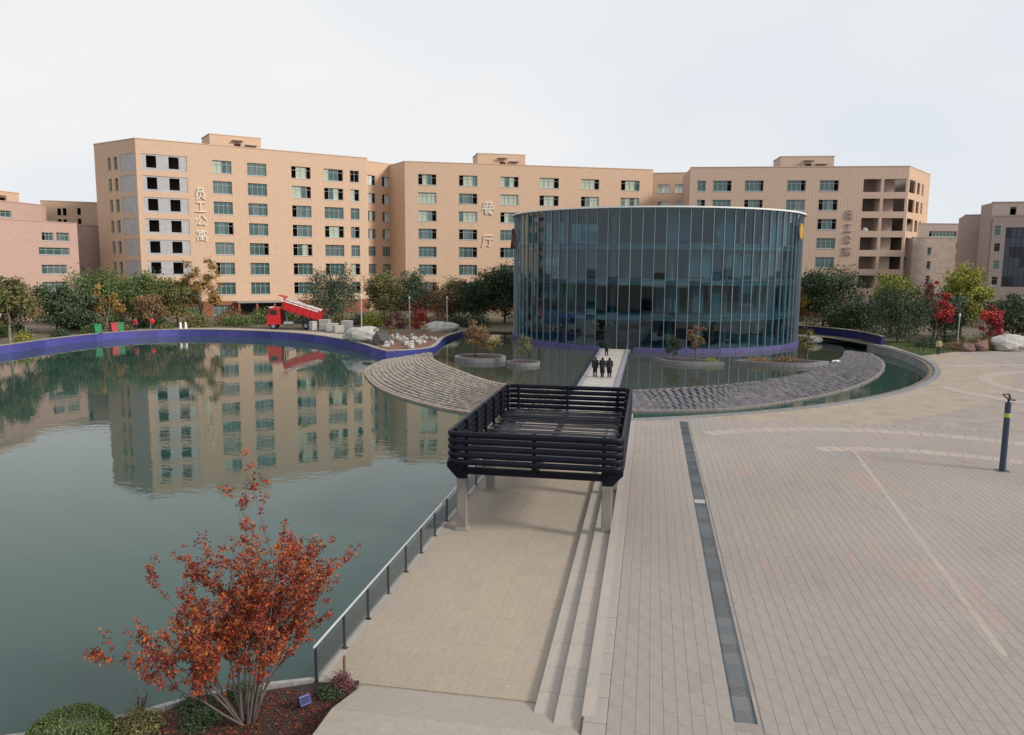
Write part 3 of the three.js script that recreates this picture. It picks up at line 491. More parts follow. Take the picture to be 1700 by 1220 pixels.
// ---- wall lettering, drawn stroke by stroke
const glyph = {
  staff: [[[.28, .95], [.72, .95], [.72, .74], [.28, .74], [.28, .95]], [[.22, .64], [.22, .22]], [[.22, .64], [.78, .64], [.78, .22]], [[.5, .56], [.48, .3], [.36, .14], [.14, .03]], [[.56, .24], [.86, .04]]],
  work: [[[.18, .86], [.82, .86]], [[.5, .86], [.5, .12]], [[.08, .12], [.92, .12]]],
  public: [[[.4, .92], [.3, .7], [.08, .5]], [[.6, .92], [.7, .72], [.92, .52]], [[.46, .56], [.24, .14], [.7, .2]], [[.6, .36], [.8, .06]]],
  lodge: [[[.5, 1], [.5, .9]], [[.1, .74], [.1, .87], [.9, .87], [.9, .74]], [[.28, .78], [.72, .78], [.72, .52], [.28, .52], [.28, .78]], [[.28, .65], [.72, .65]], [[.16, .04], [.16, .42], [.84, .42], [.84, .06], [.74, .1]], [[.5, .52], [.5, .16]], [[.3, .3], [.7, .3]], [[.32, .14], [.66, .18]]],
  meal: [[[.5, .98], [.5, .88]], [[.3, .98], [.14, .78]], [[.16, .9], [.46, .9], [.4, .74], [.12, .62]], [[.56, .94], [.86, .94], [.62, .66]], [[.6, .86], [.9, .64]], [[.5, .74], [.3, .52], [.04, .42]], [[.5, .74], [.7, .54], [.96, .42]], [[.3, .5], [.3, .08], [.5, .14]], [[.3, .5], [.7, .5], [.7, .26], [.3, .26]], [[.3, .38], [.7, .38]], [[.46, .26], [.84, .02]]],
  hall: [[[.2, .9], [.9, .9]], [[.2, .9], [.18, .4], [.04, .04]], [[.36, .64], [.9, .64]], [[.64, .64], [.64, .1], [.48, .16]]],
};
function lettering(label, F, t, chars, size, mat, thick = 0.06) {
  const y0 = chars[0][1], p = F.at(t, 0.03), S = thing('wall_lettering', label, 'lettering', [p[0], 0, p[1]], F.turn);
  for (const [k, y] of chars) { const gs = []; for (const s of glyph[k]) for (let i = 0; i < s.length - 1; i++) { const a = s[i], b = s[i + 1]; gs.push(beam([(a[0] - .5) * size, (a[1] - .5) * size, 0.1], [(b[0] - .5) * size, (b[1] - .5) * size, 0.1], 0.2, thick * size * 1.2)); }
    const g = merge(gs); part('character', g, mat, S).position.set(0, y, 0.02); }
}
const FA = facadeFrame([-81, -126.746], [0.7351, -0.6779]), FB = facadeFrame([-47, -154.355], [0.9323, -0.3618]), FC = facadeFrame([10, -157.666], [0.9982, -0.0607]);
const letM = std(lin(0.80, 0.72, 0.60), 0.3, { metalness: 0.2 }), letD = std(lin(0.40, 0.31, 0.27), 0.4, { metalness: 0.2 });
lettering('four white metal characters in a column beside the grey panelled bays', FA, 2.95, [['staff', 22.4], ['work', 20.1], ['public', 17.8], ['lodge', 15.1]], 2.1, letM);
lettering('two large pale metal characters on the block behind the drum', FB, 14.6, [['meal', 21.9], ['hall', 15.3]], 2.7, letM);
lettering('four dull grey characters in a column beside the open loggias', FC, 26.6, [['staff', 20.4], ['work', 18.0], ['public', 15.9], ['lodge', 13.6]], 1.8, letD);
emblem(1.12, 14.8, 'gold oval emblem on the drum glass near block with loggias', e => { part('plaque', new THREE.CylinderGeometry(0.75, 0.75, 0.16, 24).rotateX(Math.PI / 2).scale(1, 1.3, 1).translate(0, 0, 0.2), M.gold, e); part('bracket', box(0.3, 1.4, 0.3, 0, 0, 0.0), M.steelDark, e); });
emblem(-1.24, 13.9, 'dark red character mounted on the drum glass beside canteen block', e => { part('stroke', beam([0, 1.3, 0.15], [-0.5, -0.1, 0.15], 0.3, 0.3), std(lin(0.10, 0.03, 0.035), 0.5), e); part('stroke', beam([-0.5, -0.1, 0.15], [-1.2, -1.2, 0.15], 0.3, 0.28), std(lin(0.10, 0.03, 0.035), 0.5), e); part('stroke', beam([-0.1, 0.5, 0.16], [1.2, -1.2, 0.16], 0.3, 0.28), std(lin(0.10, 0.03, 0.035), 0.5), e); part('bracket', box(0.2, 1.2, 0.3, -0.2, 0.2, 0), M.steelDark, e); });

// ------------------------------------------------------------------ outer buildings
reseed(43);
function boxBuilding(name, label, a, d, L, depth, top, rects, mat, opt = {}) {
  const B = thing(name, label, 'building'), F = facadeFrame(a, d); wallPlate(B, F, 0, L, 0.2, top, rects.map(r => r.slice(0, 4)), mat, 0.35); parapet(B, F, 0, L, top, mat);
  for (const r of rects) { if (r[4] === 'hole') { } else addWindow(B, F, (r[0] + r[1]) / 2, (r[2] + r[3]) / 2, r[1] - r[0], r[3] - r[2], { frame: opt.frame, open: 0.1, n: r[4] }); }
  part('side_wall', extr(inset(F, 0.002, 0.34, -0.352, -depth), 0.2, top - 0.003), mat, B); part('side_wall', extr(inset(F, L - 0.34, L - 0.002, -0.352, -depth), 0.2, top - 0.003), mat, B);
  part('rear_wall', extr(inset(F, 0.35, L - 0.35, -4.5, -depth + 0.01), 0.2, top - 0.7), M.inner, B); part('roof', extr(inset(F, 0.35, L - 0.35, -0.36, -4.49), top - 0.95, top - 0.7), M.inner, B); return [B, F];
}
boxBuilding('flat_roofed_house', 'pink rendered house with two rows of square windows beside left trees', [-99.2, -104.5], [0.2, -0.98], 15.2, 14, 16.7, [[4.6, 6.7, 13.7, 15.0], [7.2, 9.6, 13.7, 15.1], [3.9, 9.5, 11.4, 12.6], [4.2, 8.8, 8.3, 9.8], [4.2, 8.8, 5.6, 7.0]].map(r => [r[0] + 4, r[1] + 4, r[2], r[3]]), M.pinkwall);
boxBuilding('flat_roofed_house', 'peach rooftop storey with one long dark opening above pink house', [-107.6, -106], [-0.02, -1], 20.5, 12, 20.3, [[8, 12.5, 17.7, 18.8]], M.pinkwall);
boxBuilding('flat_roofed_house', 'small peach penthouse with a wide dark loggia slot', [-109.5, -109.5], [-0.02, -1], 13, 8, 22.1, [[2, 10.2, 20.5, 21.5, 'hole']], M.facade);
boxBuilding('flat_roofed_house', 'peach block with small paired dark window holes near tan block end', [-113.2, -131.3], [0.80, -0.60], 24, 12, 21.6, [[2.7, 3.3, 19, 20.3, 'hole'], [3.6, 4.2, 19, 20.4, 'hole'], [6, 6.6, 19.2, 20.5, 'hole'], [2.7, 3.3, 17.4, 18.3, 'hole'], [3.6, 4.2, 17.4, 18.3, 'hole'], [6, 6.6, 17.5, 18.5, 'hole']], M.facade);
boxBuilding('flat_roofed_house', 'plain rose coloured block with a thin band course behind the trees', [-105.3, -125.2], [0.62, -0.78], 16, 6, 16.9, [], M.pinkwall);
boxBuilding('flat_roofed_house', 'mauve block with one long teal ribbon window beyond the loggias', [49, -167.5], [0.9711, -0.2], 14, 10, 19.2, [[5.0, 10.6, 16.7, 17.8, 8]], M.greywall);
boxBuilding('flat_roofed_house', 'low beige block with small stacked windows beyond the loggias', [48.5, -160], [0.9583, -0.24], 11, 10, 16.2, [[2.9, 3.7, 13, 14.4, 1], [2.95, 3.75, 10.3, 11.8, 1], [3.0, 3.8, 7.6, 9.1, 1], [8.5, 9.5, 14.3, 15.4, 1], [8.5, 9.5, 12, 13.2, 1]], std(lin(0.50, 0.40, 0.34), 0.85, { map: grain }));
boxBuilding('flat_roofed_house', 'windowless mauve stair tower beside the block with dark glazed bay', [53.6, -150.2], [0.97, 0.24], 9, 9, 19.7, [], M.greywall);
{ const [B, F] = boxBuilding('flat_roofed_house', 'mauve block with tall dark glazed bay and small windows', [54.3, -140.2], [0.94, 0.34], 26, 14, 18.9, [[0.35, 1.2, 15.8, 17.4, 1], [0.45, 1.3, 13.2, 14.6, 1], [0.55, 1.4, 10.4, 11.8, 1], [0.5, 1.35, 7.8, 9.2, 1], [1.9, 6.4, 7.6, 17.1, 'hole']], M.greywall);
  for (let i = 0; i < 6; i++) for (let k = 0; k < 6; k++) { const p = F.at(1.9 + 0.375 + i * 0.75, -0.3), m = part('bay_pane', box(0.71, 1.54, 0.04), pick([M.paneDark, std(lin(0.02, 0.03, 0.055), 0.08), std(lin(0.03, 0.04, 0.06), 0.1)]), B); m.position.set(p[0], 7.6 + 0.79 + k * 1.583, p[1]); m.rotation.y = F.turn; } }
boxBuilding('flat_roofed_house', 'mauve rooftop stair head with a lit peach return above glazed bay', [54.6, -141.6], [0.995, 0.09], 12, 6, 21.2, [[2.6, 3.5, 19.2, 20.5, 'hole']], M.greywall);

// ------------------------------------------------------------------ metal canopy over the path
{
  reseed(47); const P = thing('metal_canopy', 'dark navy slatted metal canopy box standing on stone columns over the path', 'canopy', [-3.95, 0.45, -32.9]);
  const hx = 3.15, z0 = 5.9, z1 = -5.9, yB = 2.62, yT = 3.9, rad = 0.35;      // local to the path level
  const rect = r => { const s = []; const q = (cx, cz, a) => { for (let i = 0; i <= 5; i++) { const t = a + i / 5 * Math.PI / 2; s.push([cx + rad * Math.cos(t) * r, cz + rad * Math.sin(t) * r]); } }; q(hx - rad, z0 - rad, 0); q(-hx + rad, z0 - rad, Math.PI / 2); q(-hx + rad, z1 + rad, Math.PI); q(hx - rad, z1 + rad, 1.5 * Math.PI); return s; };
  // five rails all round, each a rounded flat tube
  for (let k = 0; k < 5; k++) {
    const y = yT - 0.13 - k * 0.255, h = k === 0 ? 0.22 : 0.215, path = rect(1), g = [], n = path.length, sec = []; for (let i = 0; i < 10; i++) { const a = i / 10 * 2 * Math.PI; sec.push([Math.cos(a) * 0.085, Math.sign(Math.sin(a)) * Math.pow(Math.abs(Math.sin(a)), 0.7) * h / 2]); }
    const pos = [], idx = [];
    for (let i = 0; i < n; i++) { const a = path[(i + n - 1) % n], b = path[(i + 1) % n], l = Math.hypot(b[0] - a[0], b[1] - a[1]), nx = (b[1] - a[1]) / l, nz = -(b[0] - a[0]) / l; for (const [o, v] of sec) pos.push(path[i][0] + nx * o, y + v, path[i][1] + nz * o); }
    for (let i = 0; i < n; i++) for (let j = 0; j < 10; j++) { const a = i * 10 + j, b = i * 10 + (j + 1) % 10, c = ((i + 1) % n) * 10 + j, d = ((i + 1) % n) * 10 + (j + 1) % 10; idx.push(a, c, b, b, c, d); }
    const bg = new THREE.BufferGeometry(); bg.setAttribute('position', new THREE.Float32BufferAttribute(pos, 3)); bg.setIndex(idx); bg.computeVertexNormals(); part('rail', bg, M.navy, P);
  }
  const post = new RoundedBoxGeometry(0.12, 1.3, 0.12, 1, 0.02);
  for (const s of [-1, 1]) for (let i = 0; i < 7; i++) { const m = part('post', post, M.navy, P); m.position.set(s * (hx - 0.17), yB + 0.63, z0 - 0.55 - i * (z0 - z1 - 1.1) / 6); }
  for (const s of [1, -1]) for (const x of [-2.5, 0, 2.5]) { const m = part('post', post, M.navy, P); m.position.set(x, yB + 0.63, s * (z0 - 0.17)); }
  // floor of the box: cross slats on long beams, slats a little wavy and unevenly pitched
  for (const x of [-2.75, 0, 2.75]) part('long_beam', new RoundedBoxGeometry(0.2, 0.26, z0 - z1 - 0.4, 1, 0.02).translate(x, yB - 0.17, 0), M.navy, P);
  for (const z of [5.3, 0.1, -5.1]) part('cross_beam', new RoundedBoxGeometry(2 * hx - 0.4, 0.24, 0.22, 1, 0.02).translate(0, yB - 0.34, z), M.navy, P);
  const slat = new RoundedBoxGeometry(2 * hx - 0.3, 0.03, 0.14, 1, 0.01), sm = [M.navy, std(lin(0.016, 0.018, 0.028), 0.5), std(lin(0.012, 0.013, 0.022), 0.55)];
  for (let i = 0; i < 40; i++) { const m = part('slat', slat, pick(sm), P); m.position.set(rr(-0.02, 0.02), yB + rr(-0.02, 0.02), z0 - 0.28 - i * 0.289); m.rotation.set(rr(-0.12, 0.2), rr(-0.02, 0.02), rr(-0.006, 0.006)); }
  // corner brackets and stone columns
  for (const x of [-2.75, 2.62]) for (const z of [5.3, 0.1, -5.1]) {
    const low = x > 0 ? 0.15 : 0.0, c = grp('column', P); c.position.set(x, 0, z);
    part('shaft', new RoundedBoxGeometry(0.36, 2.0 - low, 0.36, 1, 0.02).translate(0, (2.0 + low) / 2 - 0.001, 0), std(lin(0.30, 0.27, 0.245), 0.85, { map: grit }), c); part('foot_stone', box(0.46, 0.12, 0.46, 0, low + 0.06, 0), M.concrete, c);
    const s = Math.sign(x), br = profile([[-0.16, 0], [0.16, 0], [0.55, 0.42], [0.55, 0.6], [-0.2, 0.6]], 0.28, 0.02); if (s < 0) br.rotateY(Math.PI); br.translate(0, 2.0, 0); part('bracket', br, M.navy, c);
  }
}
{ // handrail along the lake edge
  const R = thing('lakeside_railing', 'thin steel handrail with dark posts along the lakeside path', 'railing', [-7.5, 0.45, -16.3]);
  const N = 20, step = 1.72;
  for (let i = 0; i <= N; i++) { part('post', box(0.07, 0.92, 0.05, 0, 0.46, -i * step), M.steelDark, R); part('base_plate', box(0.16, 0.02, 0.14, 0, 0.01, -i * step), M.steelDark, R); }
  const top = new THREE.CylinderGeometry(0.032, 0.032, N * step + 0.3, 10); top.rotateX(Math.PI / 2); top.translate(0, 0.95, -N * step / 2); part('handrail', top, std(lin(0.62, 0.64, 0.66), 0.25, { metalness: 0.6 }), R);
  for (let i = 0; i < N; i++) part('glass_panel', box(0.016, 0.66, step - 0.2, 0, 0.46, -(i + 0.5) * step), i % 2 ? glassA() : glassB(), R);
  part('edge_kerb', box(0.24, 0.1, N * step + 0.8, -0.02, -0.03, -N * step / 2), M.concrete, R);
}
function glassA() { return M.ga || (M.ga = new THREE.MeshPhysicalMaterial({ color: lin(0.62, 0.70, 0.74), roughness: 0.05, transmission: 1, thickness: 0 })); }
function glassB() { return M.gb || (M.gb = new THREE.MeshPhysicalMaterial({ color: lin(0.58, 0.67, 0.72), roughness: 0.05, transmission: 1, thickness: 0 })); }
{ // plaza lamp
  const L = thing('plaza_lamp', 'tall dark navy lamp post with twisted arms on the plaza', 'lamp', [16.6, 0.89, -39.4]);
  part('base_plate', box(0.5, 0.04, 0.5, 0, 0.02, 0), M.steelDark, L); part('shaft', cyl(0.13, 0.14, 2.55, 16, 0, 1.3, 0), M.navyPole, L); part('band', cyl(0.137, 0.137, 0.2, 16, 0, 2.68, 0), std(lin(0.34, 0.36, 0.06), 0.5), L); part('upper_shaft', cyl(0.13, 0.13, 0.5, 16, 0, 3.03, 0), M.navyPole, L);
  part('neck', cyl(0.05, 0.05, 0.16, 10, 0, 3.36, 0), M.black, L);
  part('arm', merge([bar([0.02, 3.42, 0], [-0.32, 3.66, 0.1], 0.045, 0.03), bar([-0.32, 3.66, 0.1], [0.0, 3.68, 0.0], 0.035, 0.03)]), M.black, L); part('arm', merge([bar([0, 3.42, 0], [0.34, 3.38, -0.08], 0.05, 0.03), bar([0.0, 3.68, 0], [0.06, 3.46, 0], 0.04, 0.05)]), M.black, L);
}

// ------------------------------------------------------------------ plants
function quadLeaf(out, col, p, s, c, nrm) {       // one leaf-sized face, lightly folded
  const u = nrm || new THREE.Vector3(rnd() - .5, rnd() - .5, rnd() - .5).normalize(), v = new THREE.Vector3(rnd() - .5, rnd() - .5, rnd() - .5).cross(u).normalize(), w = u.clone().cross(v);
  const a = s * 0.5, b = s * 0.32, P = (x, y, z) => [p[0] + v.x * x + w.x * y + u.x * z, p[1] + v.y * x + w.y * y + u.y * z, p[2] + v.z * x + w.z * y + u.z * z];
  const A = P(-a, 0, 0), B = P(0, -b, a * 0.25), C = P(a, 0, 0), D = P(0, b, a * 0.25); out.push(...A, ...B, ...C, ...A, ...C, ...D); for (let i = 0; i < 6; i++) col.push(...c);
}
function leafMesh(out, col) { const g = new THREE.BufferGeometry(); g.setAttribute('position', new THREE.Float32BufferAttribute(out, 3)); g.setAttribute('color', new THREE.Float32BufferAttribute(col, 3)); g.computeVertexNormals(); return g; }
const PAL = {
  dark: [[.035, .068, .026], [.026, .052, .022], [.048, .082, .03], [.06, .092, .036]], green: [[.085, .135, .035], [.06, .105, .03], [.115, .16, .045], [.13, .165, .045]],
  olive: [[.15, .145, .045], [.11, .125, .04], [.18, .16, .055], [.16, .125, .05]], greygreen: [[.082, .115, .06], [.066, .095, .052], [.105, .135, .075], [.055, .08, .042]],
  brown: [[.21, .115, .05], [.17, .10, .05], [.25, .145, .06], [.15, .105, .05]], orange: [[.32, .17, .035], [.26, .135, .035], [.36, .21, .045], [.19, .125, .04]], yellow: [[.28, .28, .035], [.22, .245, .035], [.34, .31, .045], [.17, .20, .035]],
  red: [[.40, .035, .04], [.31, .03, .035], [.46, .06, .035], [.22, .035, .04]], maple: [[.32, .05, .012], [.25, .03, .012], [.36, .08, .016], [.17, .019, .013], [.31, .10, .018], [.12, .017, .016]], plum: [[.16, .055, .07], [.20, .07, .07], [.11, .04, .05]],
};
function limbs(list, base, h, spread, n, r, lean = 0) {
  const tips = [], top = [base[0] + lean * h, base[1] + h * 0.5, base[2]]; list.push(bar(base, top, r, r * 0.6, 7));
  for (let i = 0; i < n; i++) { const a = i / n * 6.283 + rr(-.5, .5), f = rr(0.25, 1), s = [base[0] + (top[0] - base[0]) * f, base[1] + (top[1] - base[1]) * f, base[2]]; const m = [s[0] + Math.cos(a) * spread * .45, s[1] + h * rr(.1, .25), s[2] + Math.sin(a) * spread * .45], e = [s[0] + Math.cos(a) * spread * rr(.6, .85), s[1] + h * rr(.22, .46), s[2] + Math.sin(a) * spread * rr(.6, .85)]; list.push(bar(s, m, r * .42, r * .26, 5), bar(m, e, r * .26, r * .1, 5)); tips.push(e); }
  list.push(bar(top, [top[0] + rr(-.3, .3), base[1] + h * .92, top[2] + rr(-.3, .3)], r * .5, r * .08, 5)); return tips;
}
// px-free: x, z, height, crown width, bottom of crown as a fraction, kind, palette
function tree(name, label, x, z, h, w, o = {}) {
  w *= o.cat ? 1 : 1.14; if (!o.cat && o.kind !== 'sparse') o.low = (o.low ?? .22) * .55; reseed(Math.round(Math.abs(x * 131 + z * 17 + h * 1000)) + 7); const T = thing(name, label, o.cat || 'tree', [x, o.y ?? 0.84, z], 0, o.group), k = o.kind || 'round', pal = PAL[o.pal || 'green'], bl = o.low ?? 0.22, tr = [];
  const stems = o.stems || 1; let tips = []; for (let s = 0; s < stems; s++) tips.push(...limbs(tr, [stems > 1 ? rr(-.3, .3) : 0, 0, stems > 1 ? rr(-.3, .3) : 0], h, w / 2, stems > 1 ? 5 : 8, (o.r || 0.02) * h / Math.sqrt(stems), stems > 1 ? rr(-.18, .18) : rr(-.03, .03)));
  part('trunk', merge(tr), o.bark || M.bark, T);
  const out = [], col = [], cy = h * (1 + bl) / 2, ry = h * (1 - bl) / 2, rx = w / 2, dens = o.dens ?? 1, ls = o.leaf || 0.32;
  const nc = Math.round((o.clumps || 60) * dens), per = o.per || 110;
  for (let i = 0; i < nc; i++) {
    const th = rr(0, 6.283), cz = rr(-0.95, 1), ra = Math.pow(rnd(), 0.4), q = Math.sqrt(1 - cz * cz), lump = 0.78 + 0.3 * fbm(Math.cos(th) * q * 1.7 + x, cz * 1.7 + 3, Math.sin(th) * q * 1.7 + z, 2) * 2;
    let c = [Math.cos(th) * q * rx * ra * lump, cy + cz * ry * ra * lump, Math.sin(th) * q * rx * ra * lump]; if (k === 'sparse' && tips.length) { const t = pick(tips); const f = rr(0.5, 1.15); c = [t[0] * f + rr(-.4, .4), t[1] * rr(.85, 1.2), t[2] * f + rr(-.4, .4)]; }
    const base = pick(pal), cs = rx * rr(.16, .30) * (k === 'sparse' ? .7 : 1), sh = rr(.75, 1.25);
    for (let j = 0; j < per; j++) {
      let p; if (k === 'willow') { const a = rr(0, 6.283), d = rr(0, cs), len = rr(.4, 1) * h * .34; const f = rnd(); p = [c[0] + Math.cos(a) * d, c[1] + cs * .4 - f * len, c[2] + Math.sin(a) * d]; } else { const g = () => (rnd() + rnd() + rnd() - 1.5) * 1.15; p = [c[0] + g() * cs, c[1] + g() * cs * .75, c[2] + g() * cs]; }
      if (p[1] < 0.15) continue; const v = sh * rr(.75, 1.25), b = rnd() < .8 ? base : pick(pal); quadLeaf(out, col, p, ls * rr(.7, 1.3), [b[0] * v, b[1] * v, b[2] * v]);
    }
  }
  part('crown', leafMesh(out, col), M.leaf, T); return T;
}
function shrub(name, label, x, z, w, h, pal, o = {}) { // low bush: short stems and a dome of leaves
  reseed(Math.round(Math.abs(x * 311 + z * 71)) + 3); const T = thing(name, label, o.cat || 'bush', [x, o.y ?? 0.84, z], 0, o.group), st = []; for (let i = 0; i < 5; i++) st.push(bar([rr(-.1, .1) * w, -0.02, rr(-.1, .1) * w], [rr(-.3, .3) * w, h * .6, rr(-.3, .3) * w], .03, .012, 4)); part('stems', merge(st), M.bark, T);
  const out = [], col = [], P = PAL[pal], n = o.n || 900, ls = o.leaf || 0.16; for (let i = 0; i < n; i++) { const th = rr(0, 6.283), cz = rnd(), ra = o.clip ? rr(.88, 1.0) : Math.pow(rnd(), .35) * rr(.75, 1.1), q = Math.sqrt(1 - cz * cz), lp = o.clip ? 1 + 0.06 * fbm(Math.cos(th) * 3, cz * 3, Math.sin(th) * 3, 2) : 0.85 + .4 * fbm(Math.cos(th) * q * 2 + x, cz * 2, Math.sin(th) * q * 2 + z, 2); const b = pick(P), v = rr(.7, 1.3); quadLeaf(out, col, [Math.cos(th) * q * w / 2 * ra * lp, Math.max(.02, cz * h * ra * lp), Math.sin(th) * q * (o.d || w) / 2 * ra * lp], ls * rr(.7, 1.3), [b[0] * v, b[1] * v, b[2] * v]); }
  part('foliage', leafMesh(out, col), M.leaf, T); return T;
}
// far bank, left side
tree('broadleaf_tree', 'yellowing tree with pale trunk at the violet wall by pink house', -72.9, -78.5, 8.2, 5.2, { pal: 'olive', low: .42, bark: M.barkPale, r: .022, clumps: 46 });
tree('broadleaf_tree', 'pale trunked orange tinted tree next to yellowing tree by wall', -75.2, -83.5, 7.0, 4.4, { pal: 'brown', low: .4, bark: M.barkPale, clumps: 34, per: 50 });
tree('broadleaf_tree', 'low dense dark green tree below the pink house windows', -78, -92, 7.0, 7.5, { pal: 'dark', low: .06, clumps: 70 });
tree('broadleaf_tree', 'grey green tree standing between low dark tree and tall clump', -75.5, -93.5, 6.2, 6.0, { pal: 'greygreen', low: .1, clumps: 55 });
tree('broadleaf_tree', 'broad deep green tree in front of tan block end wall', -80.5, -104, 8.9, 10, { pal: 'green', low: .05, clumps: 95 });
tree('broadleaf_tree', 'mid green tree in front of the grey panelled corner', -74.5, -106, 8.6, 9.5, { pal: 'green', low: .06, clumps: 95 });
tree('broadleaf_tree', 'yellow green rounded tree at edge of grey panelled bays', -70.4, -107.5, 7.8, 6.5, { pal: 'olive', low: .1, clumps: 60 });
tree('broadleaf_tree', 'thin ochre tree with forked pale trunk near green bins', -73.4, -95.6, 6.2, 4.6, { pal: 'orange', low: .4, kind: 'sparse', dens: .8, per: 40, stems: 2, bark: M.barkPale });
tree('broadleaf_tree', 'small rust brown tree above the red jackets', -70.2, -100.6, 5.4, 4.8, { pal: 'brown', low: .3, dens: .7, per: 55, bark: M.barkPale });
tree('broadleaf_tree', 'tall sparse orange brown tree against the tan block', -67.3, -109.5, 9.3, 6.0, { pal: 'orange', low: .12, kind: 'sparse', clumps: 70, per: 45, stems: 4 });
tree('willow_tree', 'rounded dark willow behind the red tipper truck', -49.1, -115.5, 10.8, 9.0, { pal: 'greygreen', low: .1, kind: 'willow', clumps: 120, per: 70, leaf: .27 });
tree('broadleaf_tree', 'olive tree in front of the recessed link bay', -42.8, -122, 8.9, 7.0, { pal: 'olive', low: .12, clumps: 70 });
tree('broadleaf_tree', 'grey green tree behind a white lamp pole', -38.4, -125, 9.0, 7.5, { pal: 'greygreen', low: .1, clumps: 75 });
tree('broadleaf_tree', 'thin brown leaved tree beside canteen block windows', -33.6, -121, 7.2, 6.6, { pal: 'brown', low: .12, clumps: 50, per: 50 });
tree('broadleaf_tree', 'dull olive tree next to the dark trees beside the drum', -31.2, -126.5, 7.8, 6.8, { pal: 'olive', low: .12, clumps: 64 });
tree('broadleaf_tree', 'very dark dense tree close against the drum glass', -23.6, -126.5, 10.6, 8.8, { pal: 'dark', low: .04, clumps: 110 });
tree('broadleaf_tree', 'dark tree just left of the tree against the drum', -27.6, -124.2, 9.0, 7.5, { pal: 'dark', low: .05, clumps: 80 });
for (const [x, z, w, h, p, l] of [[-46, -111.5, 4.2, 2.6, 'olive', 'olive bush behind the white stone blocks'], [-41.8, -113.5, 4.4, 3.0, 'yellow', 'yellow green bush between willow and white pole'], [-37.5, -111.8, 4.0, 2.6, 'plum', 'plum coloured bush behind the pale rocks'], [-33.8, -112.6, 3.4, 4.2, 'red', 'thin red leaved bush behind white poles'], [-31, -113.6, 4.5, 3.2, 'brown', 'brown bush behind the white covered mound'], [-62, -110, 7, 2.2, 'green', 'green hedge bush at foot of tall orange tree'], [-57.5, -117, 6, 3.2, 'green', 'green bush in front of the entrance canopy']]) shrub('bush', l, x, z, w, h, p, { n: 1100, leaf: .28 });
for (const [x, z, w, h, p, l] of [[-73.4, -81.2, 3, 1.6, 'yellow', 'yellow green bush under the pale trunked trees'], [-73.8, -87.5, 3.2, 1.4, 'dark', 'dark low bush on bank below grey green tree'], [-73.0, -92.0, 3.4, 1.6, 'green', 'mid green clipped bush beside the green bins'], [-71.7, -97.2, 3.4, 1.2, 'olive', 'low olive bush behind the bins'], [-68.6, -101.5, 3.2, 1.0, 'olive', 'low olive bush right of the red jackets'], [-74.5, -76, 2.6, 1.2, 'brown', 'brown bush at the end of the violet wall']]) shrub('bush', l, x, z, w, h, p, { n: 700, leaf: .2 });
{ reseed(211); const L = [[-80, -98, 'dark', 'dark bush under the broad deep green tree'], [-76.5, -101, 'green', 'green bush in front of the broad deep green tree'], [-72.5, -103.5, 'dark', 'dark bush under the mid green tree'], [-66.5, -106, 'olive', 'olive bush at the foot of the grey panelled corner'], [-64, -112, 'brown', 'brown bush against the brick base wall'], [-60, -114.5, 'green', 'green bush left of entrance canopy posts'], [-53.5, -118.5, 'dark', 'dark bush behind the truck cab'], [-44.5, -117.5, 'dark', 'dark bush at the foot of the willow'], [-40, -117.5, 'olive', 'olive bush before the recessed link bay'], [-35.5, -117, 'brown', 'brown bush before the canteen block base'], [-30, -119, 'dark', 'dark bush before the two dark trees'], [-26.5, -117.5, 'dark', 'dark bush at the blue wall end beside drum'], [-84, -90, 'dark', 'dark bush below the pink house wall'], [-81, -84, 'green', 'green bush below the pink house corner']]; for (const [x, z, p, l] of L) shrub('bush', l, x, z, rr(5.5, 7.5), rr(2, 3.4), p, { n: 1500, leaf: .28 }); }
// far bank, right side
tree('broadleaf_tree', 'large round dark green tree right beside the drum', 27.6, -133, 10.8, 10.2, { pal: 'dark', low: .04, clumps: 130 });
tree('broadleaf_tree', 'small yellow tree between the drum and round dark tree', 23.2, -131, 7.0, 3.6, { pal: 'orange', low: .1, clumps: 34 });
tree('broadleaf_tree', 'dark spreading shrubby tree left of the dark willow', 28.6, -119.5, 5.0, 8.0, { pal: 'dark', low: .02, clumps: 64 });
tree('willow_tree', 'dark drooping willow at the head of the channel', 31.6, -107.5, 8.9, 9.6, { pal: 'dark', low: .08, kind: 'willow', clumps: 120, per: 70, leaf: .24 });
tree('broadleaf_tree', 'yellow green tree top behind the dark willow', 34.8, -122, 10.2, 6.0, { pal: 'yellow', low: .3, clumps: 50 });
tree('broadleaf_tree', 'slender bright red tree next to the dark willow', 36.0, -107.8, 7.8, 3.6, { pal: 'red', low: .1, kind: 'sparse', clumps: 60, per: 45 });
tree('broadleaf_tree', 'grey green tree between red tree and yellow tree', 39.4, -114, 7.0, 5.5, { pal: 'greygreen', low: .1, clumps: 60 });
tree('broadleaf_tree', 'tall yellow green tree in front of the mauve stair tower', 42.9, -118.5, 11.0, 6.4, { pal: 'yellow', low: .1, clumps: 90 });
tree('broadleaf_tree', 'small scarlet tree at foot of the tall yellow tree', 41.4, -104.5, 6.0, 2.8, { pal: 'red', low: .1, clumps: 30, per: 60 });
tree('broadleaf_tree', 'grey green rounded tree below the dark glazed bay', 45.6, -109, 7.0, 6.0, { pal: 'greygreen', low: .12, clumps: 64 });
tree('broadleaf_tree', 'ochre tree at far end of the orange hedge', 49.5, -110.5, 6.4, 5.5, { pal: 'orange', low: .1, clumps: 54 });
